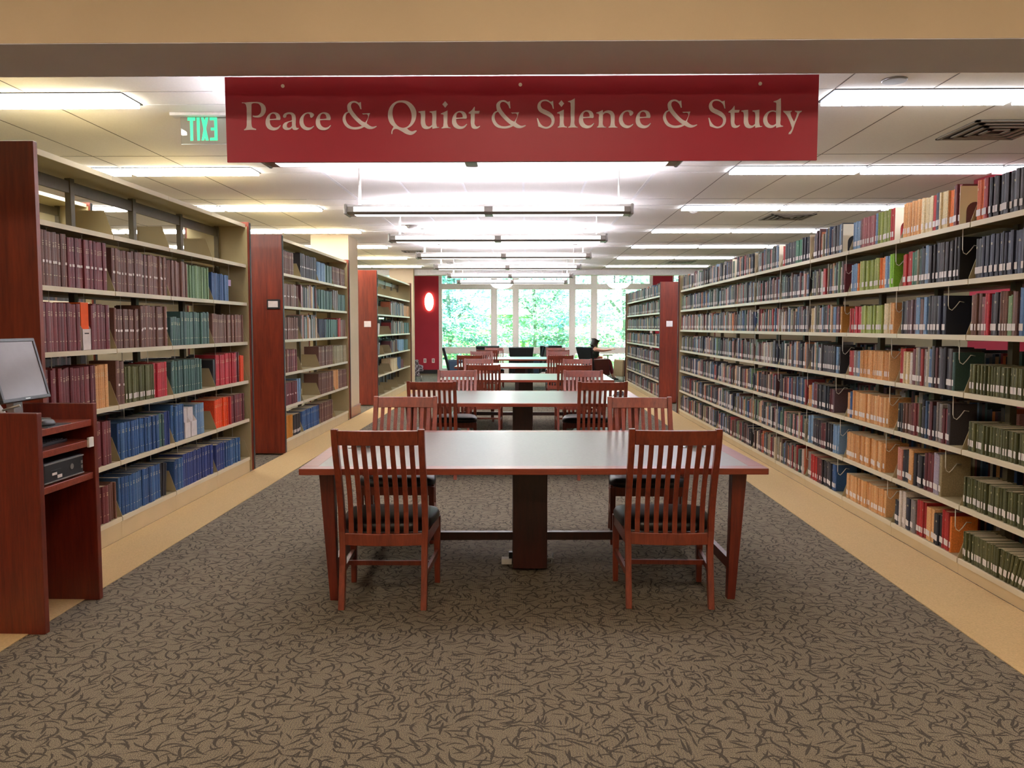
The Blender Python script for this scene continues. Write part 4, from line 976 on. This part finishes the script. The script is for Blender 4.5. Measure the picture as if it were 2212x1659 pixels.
mo = tag(empty('computer_monitor', (-2.622, 4.25, 1.0)), 'flat monitor with blank grey screen tilted on the kiosk', 'monitor')
Tm = Matrix.Translation((0, 0, .115)) @ Matrix.Rotation(math.radians(-14.5), 4, 'Y')
def tilt(mb): return mb.tf(Tm)
f = MB(); Wm, Hm = .205, .333; bz = .018
for a in ((-.05, 0, -Wm, Wm, 0, bz), (-.05, 0, -Wm, Wm, Hm-bz, Hm), (-.05, 0, -Wm, -Wm+bz, bz, Hm-bz), (-.05, 0, Wm-bz, Wm, bz, Hm-bz)): f.box(*a)
tilt(f).build('bezel', 'bezel', mo, bevel=.002); tilt(bx(-.045, -.004, -Wm+bz, Wm-bz, bz, Hm-bz)).build('screen', 'screen', mo)
tilt(bx(.0, .001, -.02, .02, .006, .012)).build('maker_badge', 'silver', mo)
MB().box(-.13, .06, -.1, .1, 0, .012).build('stand_base', 'silver', mo, bevel=.004); MB().hexa([(-.08, -.05, .01), (-.04, -.05, .01), (-.04, .02, .01), (-.08, .02, .01), (-.1, -.06, .22), (-.055, -.06, .22), (-.055, .03, .22), (-.1, .03, .22)]).build('stand_neck', 'silver', mo, bevel=.004)
hd = tag(empty('card_holder', (-2.50, 3.93, 1.0)), 'pale grey plastic holder at the left of the monitor', 'holder')
MB().hexa([(-.07, 0, .0), (.0, 0, .0), (.0, .03, .0), (-.07, .03, 0), (-.17, 0, .17), (-.12, 0, .17), (-.12, .03, .17), (-.17, .03, .17)]).build('holder_body', 'silver', hd, bevel=.004)
MB().tube([(-.06, .01, .09), (.02, .02, .115)], .006).build('pen', 'metal_grey', hd)
# LED under stand
tag(MB().lathe([(.003, 0), (.003, .004)]).build('indicator_lamp', 'red_led'), 'tiny red indicator light low under the kiosk', 'indicator lamp').location = at(193, 1097, 4.42)

# ------------------------------------------------------------------ lounge
sc_ = tag(empty('wall_lamp', at(927, 652, WY-.03)), 'glowing oval wall lamp on the red pier', 'wall lamp')
v = MB(); n = 24
for j, (s_, y) in enumerate(((1, 0), (1, -.03), (.9, -.07), (.6, -.1), (.1, -.115))):
    v.v += [(.14*s_*math.cos(2*math.pi*i/n), y, .285*s_*math.sin(2*math.pi*i/n)) for i in range(n)]
for j in range(4):
    for i in range(n): v.face([j*n+i, j*n+(i+1) % n, (j+1)*n+(i+1) % n, (j+1)*n+i], sm=True)
v.face([4*n+i for i in range(n)]); v.build('shade', 'sconce_glow', sc_); bx(-.05, .05, 0, .01, -.1, .1).build('backplate', 'metal_grey', sc_)
for px, lb in ((918, 'left'), (936, 'right')):
    o = tag(empty('wall_outlet', at(px, 779, WY-.03)), 'white outlet plate low on the red pier, %s one' % lb, 'outlet'); bx(-.045, .045, -.006, 0, -.07, .07).build('plate', 'paper', o); bx(-.02, .02, -.009, -.006, -.045, .045).build('socket', 'metal_grey', o)
for px, lb in ((1084, 'over the middle of the lounge'), (1336, 'over the seated person')):
    p = at(px, 616, 23.8); o = tag(empty('bowl_pendant', p), 'white glass bowl pendant %s' % lb, 'pendant light')
    MB().lathe([(.04, -.11), (.16, -.085), (.26, -.04), (.33, .04)], 0, 0, 32).build('bowl', 'bowl_glow', o); MB().lathe([(.03, -.135), (.03, -.11)]).build('finial', 'metal_grey', o)
    MB().tube([(0, 0, 0.04), (0, 0, 3.32-p.z)], .008).build('stem', 'metal_grey', o)
def lounge(px, py, Y, rz, body, label, back='black_leather'):
    p = at(px, py, Y); root = tag(empty('lounge_chair', (p.x, Y, 0), rz), label, 'lounge chair', 'high-backed lounge chairs by the windows')
    # faces +y; back at y=0
    MB().hexa([(-.26, -.02, .14), (.26, -.02, .14), (.26, .06, .14), (-.26, .06, .14), (-.35, -.22, .93), (.35, -.22, .93), (.35, -.15, .95), (-.35, -.15, .95)]).build('backrest', back, root, bevel=.02)
    bx(-.27, .27, .05, .62, .26, .44).build('seat', back, root, bevel=.03)
    for s in (-1, 1):
        MB().hexa([(s*.31-.04, .0, .14), (s*.31+.04, 0, .14), (s*.31+.04, .5, .14), (s*.31-.04, .5, .14), (s*.31-.04, -.05, .60), (s*.31+.04, -.05, .60), (s*.31+.04, .46, .60), (s*.31-.04, .46, .60)]).build('armrest', body, root, bevel=.025)
        for y in (.05, .55): MB().tube([(s*.28, y, 0), (s*.28, y, .15)], .014).build('leg', 'metal_grey', root)
    return root
lounge(1126, 760, 22.9, 0, 'black_leather', 'black lounge chair seen square from behind, middle of the lounge')
lounge(972, 760, 22.3, -math.pi/2+.1, 'teal_chair', 'dark lounge chair in profile facing right, leftmost in the lounge')
lounge(1052, 760, 24.3, .15, 'black_leather', 'dark lounge chair mostly hidden behind the left far reading chairs')
lounge(1166, 760, 24.1, math.pi/2-.15, 'teal_chair', 'dark lounge chair in profile facing left, beside the square-on chair')
lounge(1186, 760, 24.8, .3, 'black_leather', 'black lounge chair back just showing above the right far reading chairs')
pcx = at(1272, 760, 23.2).x
lounge(1272, 760, 23.2, -1.0, 'brown_leather', 'black-backed lounge chair with brown arms holding the seated person')
lounge(1368, 760, 22.6, .42, 'cream_fabric', 'black-backed lounge chair with cream side against the far right bookshelf')
r = lounge(862, 760, 22.6, -math.pi/2+.4, 'patterned', 'patterned upholstered armchair half hidden behind the lounge column', 'patterned')
def side_table(px, py, Y, z, lb, rad=.15):
    p = at(px, py, Y); o = tag(empty('side_table', (p.x, Y, 0)), lb, 'side table')
    MB().lathe([(rad, z-.02), (rad, z)], 0, 0, 24).build('table_top', 'black_plastic', o); MB().tube([(0, 0, .02), (0, 0, z-.02)], .015).build('stem', 'black_plastic', o); MB().lathe([(.14, 0), (.14, .015)]).build('foot', 'black_plastic', o)
    return o
side_table(1313, 768, 23.85, .69, 'small round tablet table in front of the seated person')
side_table(1000, 768, 23.2, .66, 'small round table beside the leftmost lounge chair', .2)
bk_ = tag(empty('open_book', (at(1313, 768, 23.85).x, 23.85, .691)), 'white open papers on the small tablet table', 'papers')
MB().hexa([(-.12, -.08, 0), (.12, -.08, 0), (.12, .08, 0), (-.12, .08, 0), (-.11, -.07, .02), (.11, -.07, .02), (.11, .07, .02), (-.11, .07, .02)]).build('sheets', 'paper', bk_)

# person: seated, seen from behind and to the side, right arm stretched to the right
def skinned(name, verts, edges, radii, mat, parent, lvl=2):
    me = bpy.data.meshes.new(name); me.from_pydata(verts, edges, []); o = bpy.data.objects.new(name, me); C.objects.link(o); o.parent = parent
    me.materials.append(M[mat]); sk = o.modifiers.new('skin', 'SKIN'); sk.use_smooth_shade = True
    for i, r_ in enumerate(radii): me.skin_vertices[0].data[i].radius = r_ if isinstance(r_, tuple) else (r_, r_)
    me.skin_vertices[0].data[0].use_root = True
    ss = o.modifiers.new('sub', 'SUBSURF'); ss.levels = lvl; ss.render_levels = lvl
    return o
pr = tag(empty('person', (at(1284, 760, 23.32).x, 23.42, 0)), 'person with long dark hair and dark top seated in lounge, arm stretched out', 'person')
V = [(0, 0, .50), (.01, -.02, .65), (.02, -.03, .80), (.02, -.03, .88), (.03, -.02, .94), (.04, .0, 1.02), (.045, .01, 1.09),
     (.03, -.14, .855), (.24, -.16, .83), (.43, -.14, .855), (.49, -.14, .86),
     (.02, .13, .855), (.1, .2, .66), (.27, .16, .62),
     (.06, -.09, .49), (.42, -.09, .55), (.48, -.09, .32), (.53, -.09, .09), (.62, -.09, .05),
     (.06, .1, .49), (.44, .12, .54), (.50, .12, .32), (.55, .12, .09), (.64, .12, .05)]
E = [(0, 1), (1, 2), (2, 3), (3, 4), (4, 5), (5, 6), (3, 7), (7, 8), (8, 9), (9, 10), (3, 11), (11, 12), (12, 13), (0, 14), (14, 15), (15, 16), (16, 17), (17, 18), (0, 19), (19, 20), (20, 21), (21, 22), (22, 23)]
Rr = [.13, .115, .13, .10, .05, .085, .075, .055, .042, .03, .03, .055, .042, .03, .09, .07, .05, .038, .03, .09, .07, .05, .038, .03]
skinned('body', V, E, Rr, 'skin', pr)
skinned('top', [(0, 0, .50), (.01, -.02, .65), (.02, -.03, .80), (.02, -.03, .87), (.025, -.11, .865), (.02, .1, .865)], [(0, 1), (1, 2), (2, 3), (3, 4), (3, 5)], [.145, .13, .145, .11, .06, .06], 'olive_top', pr)
skinned('trousers', [(0, 0, .49), (.08, -.09, .495), (.42, -.09, .555), (.48, -.09, .32), (.515, -.09, .15), (.08, .1, .495), (.44, .12, .545), (.50, .12, .32), (.535, .12, .15)], [(0, 1), (1, 2), (2, 3), (3, 4), (0, 5), (5, 6), (6, 7), (7, 8)], [.13, .105, .085, .062, .052, .105, .085, .062, .052], 'crimson_cloth', pr)
skinned('hair', [(.01, -.01, 1.05), (.03, .0, 1.10), (-.015, -.02, .98), (-.035, -.03, .90), (-.045, -.04, .80), (-.045, -.04, .74)], [(0, 1), (0, 2), (2, 3), (3, 4), (4, 5)], [.098, .085, .095, .085, .07, .045], 'hair', pr)
for s in (-1, 1):  # face: eyes; nose below
    MB().lathe([(.001, -.008), (.008, 0), (.001, .008)], .115, .01+s*.03, 8).tf(Matrix.Translation((0, 0, 1.04))).build('eye', 'black_plastic', pr)
MB().hexa([(.12, -.002, 1.0), (.145, .004, 1.0), (.145, .016, 1.0), (.12, .022, 1.0), (.12, .006, 1.04), (.125, .008, 1.04), (.125, .012, 1.04), (.12, .014, 1.04)]).build('nose', 'skin', pr)
for i, (dy, dz, ln) in enumerate(((-.03, .012, .07), (-.01, .018, .085), (.01, .016, .08), (.03, .008, .06))):
    MB().tube([(.5, -.14+dy*.7, .862+dz*.5), (.5+ln*.5, -.14+dy, .868+dz), (.5+ln, -.14+dy, .85+dz)], .0085).build('finger', 'skin', pr)
MB().tube([(.47, -.165, .86), (.50, -.19, .875), (.53, -.195, .87)], .0095).build('thumb', 'skin', pr)
MB().hexa([(.54, -.13, 0), (.70, -.13, 0), (.70, -.05, 0), (.54, -.05, 0), (.54, -.12, .06), (.68, -.12, .04), (.68, -.06, .04), (.54, -.06, .06)]).build('shoe', 'black_plastic', pr, bevel=.01)
MB().hexa([(.50, .08, 0), (.66, .08, 0), (.66, .16, 0), (.50, .16, 0), (.50, .09, .06), (.64, .09, .04), (.64, .15, .04), (.50, .15, .06)]).build('shoe', 'black_plastic', pr, bevel=.01)
